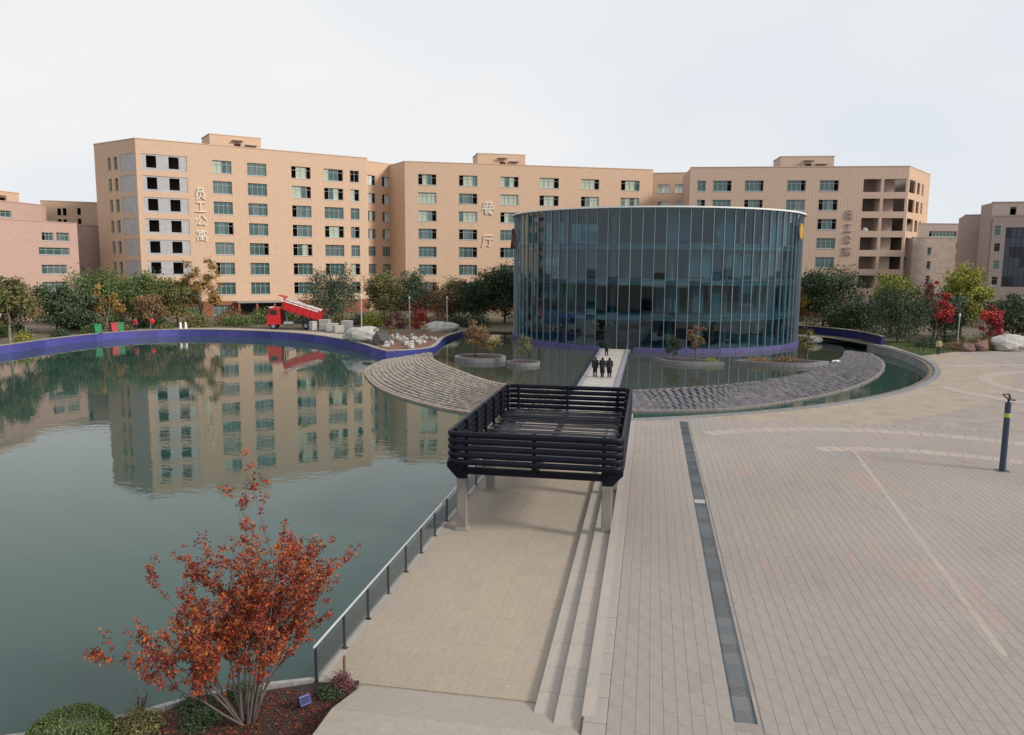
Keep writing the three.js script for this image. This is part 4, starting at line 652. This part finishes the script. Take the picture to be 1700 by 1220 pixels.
for (const [x, z, w, h, p, l] of [[36.4, -99.8, 5, 1.5, 'brown', 'rust brown hedge section behind the lawn'], [39.8, -101.6, 4.5, 1.6, 'orange', 'orange hedge section behind brown stones'], [46.8, -104.2, 6, 1.4, 'red', 'dark red hedge section behind white boulder'], [30.2, -113, 1.9, 0.9, 'yellow', 'bright yellow low bush beside the channel head'], [33.2, -101.5, 4, 1.8, 'dark', 'dark low bush under the willow'], [27.6, -123, 5, 2.8, 'dark', 'dark bush below the round tree'], [22.6, -119.4, 4.5, 1.2, 'olive', 'olive ground bush beside short blue wall'], [24.5, -126, 6, 3.4, 'dark', 'dark bush between the drum and the round dark tree'], [33.5, -117, 7, 3.6, 'dark', 'dark bush behind the drooping willow'], [38.5, -110.5, 6, 2.8, 'dark', 'dark bush under the slender red tree'], [43, -109, 6, 2.4, 'olive', 'olive bush behind the small scarlet tree'], [51, -106, 7, 2.6, 'greygreen', 'grey green bush behind the dark red hedge'], [31, -124, 8, 3.2, 'dark', 'dark bush behind the spreading shrubby tree']]) shrub('bush', l, x, z, w, h, p, { n: 900, leaf: .2 });
// lawn by the channel
struct('lawn', sheet([[29.4, -91.6], [34.6, -97], [40, -99.2], [41, -104], [36, -112], [29.5, -108]], 0.893), std(lin(0.07, 0.095, 0.025), 1, { map: tw(stain, 4) }));
{ reseed(61); const out = [], col = []; const ins = (x, z) => z < -91.6 - (x - 29.4) * 1.04 + 0.3 && z > -105 && x > 29.6 && x < 40 && z < -97 + (x > 34.6 ? -(x - 34.6) * .4 : 6); for (let i = 0; i < 9000; i++) { const x = rr(29.5, 40), z = rr(-105, -91.8); if (!ins(x, z)) continue; const v = rr(.7, 1.3), c = pick(PAL.green); quadLeaf(out, col, [x, .93 + rnd() * .05, z], .14, c.map(q => q * v)); } const g = new THREE.Mesh(leafMesh(out, col), M.leaf); g.name = 'grass'; g.userData = { kind: 'stuff', label: 'short green lawn grass beside the curved channel', category: 'grass' }; scene.add(g); }
struct('bank_path', extr([...bankTop.map((p, i) => { const a = bankTop[Math.max(0, i - 2)], b = bankTop[Math.min(bankTop.length - 1, i + 2)], dx = b[0] - a[0], dz = b[1] - a[1], l = Math.hypot(dx, dz), o = 0.5; return [p[0] + dz / l * o, p[1] - dx / l * o]; }).slice(24, 56), ...bankTop.map((p, i) => { const a = bankTop[Math.max(0, i - 2)], b = bankTop[Math.min(bankTop.length - 1, i + 2)], dx = b[0] - a[0], dz = b[1] - a[1], l = Math.hypot(dx, dz), o = 3.6; return [p[0] + dz / l * o, p[1] - dx / l * o]; }).slice(24, 56).reverse()], 0.7, 0.905), std(lin(0.46, 0.41, 0.35), 0.9, { map: tw(stain, 8) }));
// planted islands in the pool
function island(label, pts, y, plants) {
  const I = thing('planted_island', label, 'planter', [0, 0, 0]); const n = pts.length, cx = pts.reduce((s, p) => s + p[0], 0) / n, cz = pts.reduce((s, p) => s + p[1], 0) / n, sc = f => pts.map(p => [cx + (p[0] - cx) * f, cz + (p[1] - cz) * f]);
  part('stone_rim', extr(pts, 0.2, y, [sc(0.86)]), std(lin(0.23, 0.225, 0.24), 0.85, { map: grit }), I); part('soil', extr(sc(0.87), 0.2, y - 0.04), M.soil, I);
}
const oval = (cx, cz, a, b, t = 0) => Array.from({ length: 28 }, (_, i) => { const q = i / 28 * 6.283, x = Math.cos(q) * a, z = Math.sin(q) * b; return [cx + x * Math.cos(t) - z * Math.sin(t), cz + x * Math.sin(t) + z * Math.cos(t)]; });
const cres = (x0, z0, x1, z1, bulge, back) => { const m = [(x0 + x1) / 2, (z0 + z1) / 2], s = spline([[x0, z0], [x0 + (x1 - x0) * .25, m[1] + bulge * .8], [m[0], m[1] + bulge], [x0 + (x1 - x0) * .75, m[1] + bulge * .8], [x1, z1]], 16), k = spline([[x1, z1], [m[0], m[1] - back], [x0, z0]], 12); return [...s, ...k.slice(1, -1)]; };
island('round stone rimmed pool island carrying brown shrubs near tan spillway', oval(-17.4, -79.6, 2.7, 2.6), 0.85); island('smaller round stone rimmed island between brown shrubs and footbridge', oval(-12.4, -77.0, 1.7, 1.6), 0.75);
island('crescent stone rimmed island with a brown tree right of the footbridge', cres(0.4, -83.6, 7.6, -81.3, 2.0, 1.5), 0.78); island('long crescent stone rimmed island at the dark spillway', cres(8.6, -83.2, 18.4, -84.6, 2.5, 1.8), 0.8);
tree('pool_shrub', 'upright brown leaved shrub on the round island near tan spillway', -18.0, -80.2, 4.4, 3.4, { y: .8, pal: 'brown', low: .05, clumps: 30, per: 50, leaf: .2, stems: 4, cat: 'shrub' });
tree('pool_shrub', 'small dark green shrub on the round island near tan spillway', -16.0, -79.4, 2.4, 2.0, { y: .8, pal: 'olive', low: .05, clumps: 18, per: 50, leaf: .18, cat: 'shrub' });
tree('pool_shrub', 'thin olive shrub on the smaller round island', -12.4, -77.2, 2.9, 2.2, { y: .7, pal: 'olive', low: .05, clumps: 20, per: 36, leaf: .16, stems: 3, cat: 'shrub' });
tree('pool_shrub', 'narrow brown tree on the crescent island by footbridge', 4.8, -82.4, 4.0, 2.0, { y: .74, pal: 'brown', low: .2, clumps: 24, per: 50, leaf: .18, cat: 'shrub' });
tree('pool_shrub', 'dark green bush left of the narrow brown tree', 2.6, -83.0, 2.6, 1.9, { y: .74, pal: 'dark', low: .05, clumps: 22, per: 50, leaf: .18, cat: 'shrub' });
tree('pool_shrub', 'tall thin olive shrub on the long crescent island', 16.2, -84.6, 3.8, 2.0, { y: .76, pal: 'olive', low: .1, clumps: 22, per: 45, leaf: .18, cat: 'shrub' });
shrub('pool_shrub', 'low yellowish plants along the crescent island by footbridge', 6.3, -81.8, 1.8, .5, 'yellow', { y: .74, n: 300, leaf: .12, cat: 'shrub' });
shrub('pool_shrub', 'low mixed orange plants at the tip of long crescent island', 11.2, -83.6, 3.0, .5, 'orange', { y: .76, n: 350, leaf: .12, cat: 'shrub' });
shrub('pool_shrub', 'low brown heath plants in middle of long crescent island', 14, -84, 3.2, .7, 'brown', { y: .76, n: 400, leaf: .14, cat: 'shrub' });

// ------------------------------------------------------------------ foreground bed and red maple
struct('planting_bed', extr([...bedKerb.map(p => [p[0] + 0.1, p[1] + 0.16]).slice(0, -1), [-7.5, -16.2], [-6.52, -16.5], [-6.42, -14.9], [-6.62, -13.6], [-8, -11], [-16, -9]], 0.1, 0.52), std(lin(0.05, 0.03, 0.026), 1, { map: tw(grit, 1.3) }));
{ const k = thing('bed_kerb', 'thin pale stone kerb between the planting bed and the lake', 'kerb'); for (let i = 0; i < bedKerb.length - 1; i++) { const a = bedKerb[i], b = bedKerb[i + 1], L = Math.hypot(b[0] - a[0], b[1] - a[1]), n = Math.max(1, Math.round(L / .6)); for (let j = 0; j < n; j++) { const p = [a[0] + (b[0] - a[0]) * j / n, a[1] + (b[1] - a[1]) * j / n], q = [a[0] + (b[0] - a[0]) * (j + .985) / n, a[1] + (b[1] - a[1]) * (j + .985) / n]; part('kerb_stone', beam([p[0], 0.15, p[1]], [q[0], 0.15, q[1]], 0.13, 0.85), std(lin(0.42, 0.41, 0.39), .85, { map: grit }), k); } } }
{
  reseed(83); const T = thing('red_maple', 'many stemmed red and orange leaved maple shrub in the lakeside bed', 'tree', [-8.27, 0.5, -14.45], 0.5), wood = [], fine = [], out = [], col = [];
  const V = (a, b, f) => a.map((v, i) => v + (b[i] - v) * f);
  function leafAt(p, n, sp) { const base = pick(PAL.maple); for (let i = 0; i < n; i++) { const g = () => (rnd() + rnd() - 1) * sp, b = rnd() < .6 ? base : pick(PAL.maple), v = rr(.7, 1.25); quadLeaf(out, col, [p[0] + g(), p[1] + g() * .8 - .02, p[2] + g()], rr(.055, .10), b.map(q => q * v)); } }
  function twig(a, dir, len, r, depth, leafy) {
    let p = a, d = dir.slice(); const n = 4;
    for (let i = 0; i < n; i++) {
      d = d.map((v, k) => v + rr(-.16, .16) + (k === 1 ? .05 : 0)); const l = Math.hypot(...d); d = d.map(v => v / l);
      const q = p.map((v, k) => v + d[k] * len / n), r0 = r * (1 - i / n * .6), r1 = r * (1 - (i + 1) / n * .6); (r > .012 ? wood : fine).push(bar(p, q, r0, r1, r > .012 ? 7 : 4));
      if (depth < 2 && i > 0) { const m = depth === 0 ? 3 : 2; for (let j = 0; j < m; j++) { if (rnd() < .2) continue; const a2 = rr(0, 6.283), s = rr(.5, .95), nd = [d[0] + Math.cos(a2) * s, d[1] + rr(-.1, .35), d[2] + Math.sin(a2) * s], nl = Math.hypot(...nd); twig(q, nd.map(v => v / nl), len * (depth ? .5 : .42) * rr(.7, 1.15), r1 * .5, depth + 1, leafy); } }
      if (depth >= 1 || i >= 2) { const dn = depth === 2 ? 12 : depth === 1 ? 7 : 4; if (rnd() < leafy) leafAt(V(p, q, rr(.4, 1)), Math.round(dn * rr(.6, 1.4)), depth === 2 ? .13 : .1); }
      p = q;
    }
  }
  const N = 17; for (let i = 0; i < N; i++) {
    const a = i / N * 6.283 + rr(-.25, .25), tilt = i % 3 === 0 ? rr(.10, .28) : rr(.36, .80), d = [Math.sin(tilt) * Math.cos(a) * 1.12, Math.cos(tilt), Math.sin(tilt) * Math.sin(a)];
    twig([Math.cos(a) * rr(.05, .2), -.03, Math.sin(a) * rr(.05, .2)], d, rr(2.6, 3.3) * (tilt < .3 ? 1.02 : .95), rr(.026, .038), 0, tilt < .3 ? .55 : .85);
  }
  twig([.12, 0, 0], [.14, .98, .02], 4.9, .032, 0, .42);
  part('stems', merge(wood), std(lin(0.17, 0.135, 0.125), .9, { map: grit }), T); part('twigs', merge(fine), std(lin(0.08, 0.055, 0.05), .95), T); part('leaves', leafMesh(out, col), M.leaf, T); T.scale.setScalar(0.9);
}
shrub('clipped_bush', 'clipped dark green dome bush at the lake edge', -11.55, -13.2, 1.8, 0.62, 'green', { y: .48, n: 9000, leaf: .055, clip: true }); shrub('clipped_bush', 'loose yellow green bush beside the clipped dome', -10.35, -13.7, 1.3, .55, 'olive', { y: .48, n: 3500, leaf: .055 });
shrub('bed_shrub', 'purple red barberry shrub at the corner of the bed', -6.78, -16.05, .75, .55, 'plum', { y: .5, n: 1600, leaf: .045 }); shrub('bed_shrub', 'dark green ground shrub below the purple red barberry', -6.95, -15.75, .8, .3, 'dark', { y: .5, n: 1300, leaf: .05 });
for (const [x, z, w, l] of [[-9.6, -14.75, 1.3, 'dark low ground shrub along the kerb beside yellow bush'], [-8.9, -15.35, 1.2, 'dark low ground shrub along the kerb behind maple stems'], [-9.2, -14.2, 1.2, 'dark low ground shrub between yellow bush and maple']]) shrub('bed_shrub', l, x, z, w, .34, 'dark', { y: .5, n: 1700, leaf: .05 });
shrub('bed_shrub', 'thin bare reddish plant on the kerb beside clipped dome', -10.7, -14.25, .6, .75, 'plum', { y: .5, n: 60, leaf: .05 });
{ reseed(91); const out = [], col = []; for (let i = 0; i < 2600; i++) { const x = rr(-11, -6.55), z = rr(-15.8, -13.2); if (z < -14.1 - (x + 10.9) * .62) continue; const b = pick(PAL.maple), v = rr(.25, .8); quadLeaf(out, col, [x, .526 + rnd() * .02, z], .07, b.map(q => q * v), new THREE.Vector3(rr(-.3, .3), 1, rr(-.3, .3)).normalize()); } const g = new THREE.Mesh(leafMesh(out, col), M.leaf); g.name = 'fallen_leaves'; g.userData = { kind: 'stuff', label: 'fallen red and brown leaves on the soil under the maple', category: 'leaves' }; scene.add(g); }
{ const L = thing('floodlight', 'small blue garden floodlight standing on the bed soil', 'light', [-7.25, 0.51, -15.1], 0.9); L.scale.setScalar(.78); part('stake', cyl(.02, .02, .22, 8, 0, .1, 0), M.black, L); part('bracket', merge([box(.4, .03, .03, 0, .16, 0), box(.03, .2, .03, -.2, .25, 0), box(.03, .2, .03, .2, .25, 0)]), M.black, L); const h = new RoundedBoxGeometry(.36, .3, .14, 2, .03); h.rotateX(-.5); h.translate(0, .3, 0); part('housing', h, M.blue, L); const ln = box(.28, .2, .012); ln.rotateX(-.5); ln.translate(0, .335, .068); part('lens', ln, new THREE.MeshPhysicalMaterial({ color: lin(.012, .016, .09), roughness: .7 }), L); }
{ const g = bar([0, -.02, 0], [.01, .62, 0], .035, .032, 8); one('wooden_post', g, M.wood, 'short brown wooden post beside the barberry shrub', 'post', [-6.87, .5, -16.45]); }

// ------------------------------------------------------------------ truck, stones, poles, bins
{
  const T = thing('tipper_truck', 'red tipper truck with its loaded bed raised on the lake bank', 'truck', [-50.6, 0.905, -106.2], 0.27);
  // local x: from cab (-) to tail (+)
  part('chassis', merge([box(7.6, .22, .2, .1, .95, -.45), box(7.6, .22, .2, .1, .95, .45), box(.25, .2, 1.1, -2, .95, 0), box(.25, .2, 1.1, 2.6, .95, 0)]), M.rubber, T);
  const cab = profile([[-3.9, .75], [-2.15, .75], [-2.15, 2.95], [-2.5, 3.1], [-3.45, 3.05], [-3.85, 2.2], [-3.95, 1.5]], 2.4, .06); part('cab', cab, M.red, T);
  const C = grp('cab_windows', T); part('windscreen', profile([[-3.95, 2.15], [-3.88, 2.12], [-3.5, 2.98], [-3.57, 3.01]], 2.1), M.paneDark, C); for (const s of [-1, 1]) part('side_window', box(.95, .72, .04, -3.0, 2.45, s * 1.205), M.paneDark, C);
  part('bumper', new RoundedBoxGeometry(.3, .4, 2.45, 2, .06).translate(-3.9, .72, 0), M.red, T); for (const s of [-1, 1]) part('headlight', box(.06, .18, .4, -4.06, .78, s * .9), M.white, T); for (const s of [-1, 1]) part('mirror', box(.08, .45, .22, -3.7, 2.5, s * 1.42), M.black, T); part('roof_visor', box(.5, .1, 2.2, -3.4, 3.16, 0), M.white, T); for (const s of [-1, 1]) part('tarp_roll', cyl(.1, .1, 5.4, 8).rotateZ(Math.PI / 2 - .31).translate(.75, 3.35, s * 1.25), M.white, T); part('exhaust', cyl(.09, .09, 1.8, 10, -1.9, 2.0, -1.0), M.steelDark, T); part('fuel_tank', cyl(.35, .35, 1.3, 14).rotateZ(Math.PI / 2).translate(-.9, .85, 1.0), M.steel, T);
  for (const x of [-3.1, 1.5, 2.8]) for (const s of [-1, 1]) { const w = grp('wheel', T); w.position.set(x, .5, s * 1.02); part('tyre', new THREE.TorusGeometry(.36, .15, 10, 22), M.rubber, w); part('rim', cyl(.26, .26, .2, 16).rotateX(Math.PI / 2), M.steel, w); }
  for (const x of [-3.1, 1.5, 2.8]) for (const s of [-1, 1]) part('mudguard', new THREE.TorusGeometry(.6, .04, 6, 12, Math.PI).translate(x, .5, s * 1.05), M.black, T);
  const B = grp('tipper_bed', T), hinge = [3.4, 1.2]; B.position.set(hinge[0], hinge[1], 0); B.rotation.z = -0.31;
  const bm = []; bm.push(box(5.6, .14, 2.4, -2.8, .1, 0)); part('bed_floor', bm[0], M.red, B); for (const s of [-1, 1]) { part('bed_side', box(5.6, 1.25, .1, -2.8, .74, s * 1.2), M.red, B); for (let i = 0; i < 6; i++) part('side_rib', box(.12, 1.2, .1, -.4 - i * .98, .74, s * 1.29), M.red, B); part('top_rail', box(5.6, .12, .16, -2.8, 1.4, s * 1.22), M.red, B); }
  part('headboard', box(.12, 1.7, 2.5, -5.6, .95, 0), M.red, B); part('cab_guard', box(.9, .1, 2.5, -6.05, 1.8, 0), M.red, B); part('tailgate', box(.1, 1.2, 2.4, .04, .72, 0), M.red, B);
  reseed(95); const pl = new THREE.PlaneGeometry(5.4, 2.25, 26, 12); pl.rotateX(-Math.PI / 2); const a = pl.attributes.position; for (let i = 0; i < a.count; i++) { const x = a.getX(i), z = a.getZ(i); a.setY(i, 1.35 + .35 * Math.cos(z * 1.2) + .22 * fbm(x * 1.3, z * 1.3, 4, 3)); } pl.translate(-2.8, 0, 0); pl.computeVertexNormals(); part('load', pl, M.stoneWhite, B);
  part('lift_ram', bar([-1.3, 1.0, 0], [-1.4, 2.4, 0], .13, .09, 10), M.steel, T);
}
function rock(w, h, d, s, sub = 2) { const g = new THREE.IcosahedronGeometry(0.5, sub + 1), a = g.attributes.position; for (let i = 0; i < a.count; i++) { const v = new THREE.Vector3().fromBufferAttribute(a, i), k = 1 + .55 * fbm(v.x * 2.2 + s, v.y * 2.2, v.z * 2.2 - s, 3); v.multiplyScalar(k); v.y = Math.max(v.y, -.32); a.setXYZ(i, v.x * w, (v.y + .32) * h * 1.2, v.z * d); } const uv = []; for (let i = 0; i < a.count; i++) uv.push(a.getX(i), a.getY(i) + a.getZ(i)); g.setAttribute('uv', new THREE.Float32BufferAttribute(uv, 2)); g.computeVertexNormals(); return g; }
one('boulder', rock(5.0, 2.0, 2.6, 3.1), M.stoneWhite, 'long pale grey boulder on the bank beside the dark rock', 'boulder', [-34.2, .84, -90.3], .2);
one('boulder', rock(2.0, 1.7, 1.6, 6.4), M.stoneGrey, 'dark rough rock touching the long pale boulder', 'boulder', [-31.4, .84, -88.2], .5);
one('boulder', rock(5.6, 1.5, 3.4, 9.2), M.stoneWhite, 'low white covered mound near the blue pool wall', 'boulder', [-29.3, .84, -108.5], .1);
one('boulder', rock(4.2, 2.0, 3.0, 12.7), M.stoneWhite, 'large white boulder on the plaza edge before the red hedge', 'boulder', [41.8, .84, -100.4], .4);
one('boulder', rock(2.6, 0.9, 1.8, 15.1), M.stoneWhite, 'small white boulder between drum and short blue wall', 'boulder', [21.4, .5, -108.6], .4);
one('boulder', rock(2.4, 1.3, 1.6, 21), M.stoneBrown, 'brown boulder directly beside the large white boulder', 'boulder', [38.2, .84, -99.0], .8); one('boulder', rock(1.8, 1.0, 1.4, 24), M.stoneBrown, 'smaller brown boulder at the end of the lawn', 'boulder', [36.4, .84, -98.1], .2);
one('boulder', rock(1.5, .35, .8, 33), M.stoneGrey, 'flat dark rock lying in the water below the blue wall', 'boulder', [-28.9, -.08, -77.6], .2); one('boulder', rock(.9, .28, .6, 35), M.white, 'white lump of foam on the pool by the dark spillway', 'foam', [19.6, .40, -87.0], .2);
struct('stone_bank', sheet([...ringWall.slice(2, 34).map(p => [p[0] - .5, p[1]]), [-33, -107], [-38, -98], [-33.5, -90.5], [-30, -84.5]], 0.872), M.redsoil);
{ reseed(101); const protos = [rock(.8, .42, .6, 41, 1), rock(.55, .6, .45, 44, 1), rock(.9, .34, .6, 47, 1)]; let k = 0; for (let i = 0; i < 200 && k < 46; i++) { const x = rr(-33.5, -26.2), z = rr(-99, -84); if (x > -26 - Math.max(0, -84 - z) * .06 || x < -30 - (-84 - z) * .35) continue; one('pale_rock', pick(protos), pick([M.stoneWhite, M.stoneWhite, M.palerock]), 'one of the many small pale rocks scattered on the red soil bank', 'rock', [x, .84, z], rr(0, 6), 'pale rocks on the red soil bank'); k++; }
  for (let i = 0; i < 7; i++) { const x = -31.5 + (i % 4) * 1.3 + rr(-.3, .3), z = -88 - i * 1.5; tree('bank_sapling', 'one of the thin brown saplings among the pale rocks on the bank', x, z, rr(2.2, 3.2), 1.6, { pal: 'brown', low: .3, clumps: 8, per: 22, leaf: .14, cat: 'sapling', group: 'saplings on the red soil bank', r: .014 }); } }
{ let n = 0; for (const [x, z, w, h, l] of [[-46.2, -106.2, 1.5, 1.5, 'white stone block stacked behind the truck tail'], [-44.4, -104.6, 1.7, 1.1, 'squat white stone block near the lake wall coping'], [-42.6, -102.4, 1.4, 1.0, 'small white stone block beside the squat block'], [-47.6, -105.2, 1.0, 1.3, 'narrow pale stone block just behind truck tail'], [-43.4, -107.6, 1.8, 1.3, 'wide white stone block behind the squat block']]) one('stone_block', new RoundedBoxGeometry(w, h, w * .7, 2, .05).translate(0, h / 2, 0), M.stoneWhite, l, 'block', [x, .86, z], n++ * .4); }
{ const mk = (x, z, h, l) => { const P = thing('lamp_pole', l, 'pole', [x, .84, z]); part('base', cyl(.2, .22, .25, 12, 0, .12, 0), M.concrete, P); part('shaft', cyl(.07, .1, h, 10, 0, h / 2 + .2, 0), std(lin(.5, .5, .46), .5), P); part('lamp_head', new THREE.CapsuleGeometry(.12, .2, 4, 10).translate(0, h + .4, 0), M.white, P); };
  mk(-40.1, -104.8, 4.6, 'white lamp pole in front of the yellow green bush'); mk(-33.6, -106.6, 4.4, 'white lamp pole beside the thin red bush'); mk(-29.8, -113.0, 4.2, 'white lamp pole behind the white covered mound'); mk(38.2, -106, 3.4, 'short grey lamp pole beside the slender red tree'); mk(47.0, -103, 4.0, 'white lamp pole in front of grey green rounded tree'); }
{ const mk = (x, z, c, l) => { const P = thing('wheeled_bin', l, 'bin', [x, .86, z], 1.0); const b = profile([[-.36, .12], [.36, .12], [.45, 1.15], [-.45, 1.15]], .8, .03); part('body', b, c, P); part('lid', new RoundedBoxGeometry(1.0, .14, .9, 2, .05).translate(0, 1.23, 0), c, P); for (const s of [-1, 1]) part('wheel', cyl(.14, .14, .08, 12).rotateX(Math.PI / 2).translate(-.3, .14, s * .38), M.rubber, P); };
  mk(-71.9, -91.8, M.green, 'green wheeled bin nearest the ochre tree on the bank'); mk(-71.4, -94.4, std(lin(.45, .05, .06), .5), 'red wheeled bin between two green bins'); mk(-71.5, -95.7, M.green, 'green wheeled bin beside the red bin'); }
{ const mk = (x, z, l) => { const P = thing('bollard', l, 'bollard', [x, .9, z], 0, 'white bollards on the bank path'); part('shaft', cyl(.16, .2, .8, 12, 0, .4, 0), M.white, P); part('cap', new THREE.SphereGeometry(.17, 12, 8).translate(0, .82, 0), M.white, P); }; mk(-66.1, -101.5, 'short white bollard on the path behind the violet wall'); mk(-65.4, -101.7, 'short white bollard on the path behind the violet wall'); }

// ------------------------------------------------------------------ people: one smooth figure each
function person(label, pos, turn, o) {
  const res = 72, S = 1.05, mc = new MarchingCubes(res, M.black, false, false, 60000); mc.isolation = 0; const st = o.stride ?? .16, h = 0; // metres; domain is a cube of half size S centred at y = 0.92
  const J = { pel: [0, .95, 0], ch: [0, 1.30, .02], nk: [0, 1.48, .0], hd: [0, 1.63, .02], hl: [.09, .93, 0], hr: [-.09, .93, 0], kl: [.10, .50, st * .6 + .03], kr: [-.10, .50, -st * .3 + .03], al: [.10, .09, st], ar: [-.10, .09 + .05 * (st > .1), -st - .06], tl: [.11, .04, st + .16], tr: [-.11, .045, -st + .07], sl: [.19, 1.42, 0], sr: [-.19, 1.42, 0], el: [.25, 1.15, -st * .35], er: [-.25, 1.15, st * .3], wl: [.24, .90, -st * .2 + .08], wr: [-.24, .90, st * .9 + .06], fl: [.235, .80, -st * .15 + .11], fr: [-.235, .80, st + .1] };
  if (o.pose === 'pockets') { J.el = [.28, 1.16, -.06]; J.wl = [.19, .98, .08]; J.fl = [.14, .93, .1]; J.er = [-.28, 1.16, -.06]; J.wr = [-.19, .98, .08]; J.fr = [-.14, .93, .1]; }
  if (o.pose === 'folded') { J.el = [.25, 1.16, .05]; J.wl = [.05, 1.16, .2]; J.fl = [-.05, 1.18, .2]; J.er = [-.25, 1.16, .05]; J.wr = [-.05, 1.12, .2]; J.fr = [.05, 1.12, .21]; }
  const bones = [['pel', 'ch', .16, .175], ['ch', 'nk', .15, .075], ['nk', 'hd', .055, .085], ['hd', 'hd', .105, .105], ['sl', 'sr', .09, .09], ['hl', 'kl', .115, .082], ['kl', 'al', .08, .062], ['al', 'tl', .046, .04], ['hr', 'kr', .115, .082], ['kr', 'ar', .08, .062], ['ar', 'tr', .046, .04], ['sl', 'el', .08, .066], ['el', 'wl', .066, .046], ['wl', 'fl', .036, .03], ['sr', 'er', .08, .066], ['er', 'wr', .066, .046], ['wr', 'fr', .036, .03]];
  if (o.coat) bones.push(['pel', 'hl', .18, .18], ['pel', 'hr', .18, .18], ['hl', 'kl', .15, .12], ['hr', 'kr', .15, .12]);
  const hs = res / 2; const f = mc.field; f.fill(-1);
  for (let k = 0; k < res; k++) for (let j = 0; j < res; j++) for (let i = 0; i < res; i++) {
    const x = (i - hs) / hs * S, y = (j - hs) / hs * S + .92, z = (k - hs) / hs * S; if (Math.abs(x) > .45 || Math.abs(z) > .55) continue; let e = 0;
    for (const [a, b, ra, rb] of bones) { const A = J[a], B = J[b], dx = B[0] - A[0], dy = B[1] - A[1], dz = B[2] - A[2], L = dx * dx + dy * dy + dz * dz, t = L ? Math.max(0, Math.min(1, ((x - A[0]) * dx + (y - A[1]) * dy + (z - A[2]) * dz) / L)) : 0; const d = Math.hypot(x - A[0] - dx * t, y - A[1] - dy * t, (z - A[2] - dz * t) * 1.12) - (ra + (rb - ra) * t); e += Math.exp(-d * 42); }
    f[k * res * res + j * res + i] = Math.log(e) / 42;
  }
  mc.update(); const n = mc.count ?? mc.geometry.drawRange.count, P = new Float32Array(mc.positionArray.slice(0, n * 3)), Nn = new Float32Array(mc.normalArray.slice(0, n * 3)), col = [];
  for (let i = 0; i < n; i++) { P[i * 3] *= S; P[i * 3 + 1] = P[i * 3 + 1] * S + .92; P[i * 3 + 2] *= S; const y = P[i * 3 + 1], x = P[i * 3], z = P[i * 3 + 2]; let c = o.top; if (y < (o.coat ? .62 : .92)) c = o.legs; if (y < .1) c = [.015, .013, .012]; if (y > 1.5 || (y < .93 && y > .72 && Math.abs(x) > .19)) c = [.32, .19, .13]; if (y > 1.5 && (y > 1.68 || z < .01)) c = [.012, .01, .01]; col.push(...c); }
  const g = new THREE.BufferGeometry(); g.setAttribute('position', new THREE.BufferAttribute(P, 3)); g.setAttribute('normal', new THREE.BufferAttribute(Nn, 3)); g.setAttribute('color', new THREE.Float32BufferAttribute(col, 3));
  const T = thing('person', label, 'person', pos, turn); part('body', g, M.cloth || (M.cloth = new THREE.MeshStandardMaterial({ vertexColors: true, roughness: .9 })), T);
  const hair = new THREE.SphereGeometry(.118, 14, 10, 0, 6.284, 0, 1.75); hair.rotateX(-.45); hair.translate(0, 1.645, .005); part('hair', hair, std(lin(.012, .01, .01), .7), T);
  const nose = new THREE.ConeGeometry(.018, .045, 6); nose.rotateX(1.2); nose.translate(0, 1.62, .135); part('nose', nose, std(lin(.32, .19, .13), .7), T); for (const s of [-1, 1]) part('eye', new THREE.SphereGeometry(.014, 6, 5).translate(s * .04, 1.645, .118), M.black, T); part('mouth', box(.05, .012, .012, 0, 1.575, .118), std(lin(.2, .06, .05), .7), T);
  if (o.scale) T.scale.setScalar(o.scale); return T;
}
const BLK = [.012, .012, .014], NAV = [.016, .017, .024];
person('person in dark jacket walking on the bridge next to the kerb', [-4.56, .72, -67.7], Math.PI + .1, { top: NAV, legs: BLK, stride: .1 });
person('person in long dark coat in middle of three on the bridge', [-3.92, .72, -67.5], Math.PI - .15, { top: BLK, legs: BLK, coat: true, stride: .12, pose: 'folded' });
person('person in black coat with spread stride on the bridge', [-3.32, .72, -67.6], Math.PI, { top: BLK, legs: BLK, coat: true, stride: .2 });
person('person in black standing alone at the drum end of bridge', [-4.5, .72, -84.5], Math.PI + .2, { top: BLK, legs: BLK, stride: .06, pose: 'pockets' });
person('person in red jacket standing on the bank behind the violet wall', [-70.7, .88, -98.0], .6, { top: [.34, .02, .03], legs: [.02, .02, .03], stride: .05, scale: 1.0 });
person('person in bright scarlet jacket standing beside rust brown tree', [-69.2, .88, -99.6], .9, { top: [.6, .02, .02], legs: [.03, .02, .03], stride: .05, pose: 'folded' });
person('person in pale top and dark trousers standing on the lawn', [31.7, .895, -93.2], -.4, { top: [.4, .34, .2], legs: [.03, .05, .09], stride: .05 });

scene.traverse(o => { if (o.isMesh) { o.castShadow = true; o.receiveShadow = true; } });
renderer.render(scene, camera);
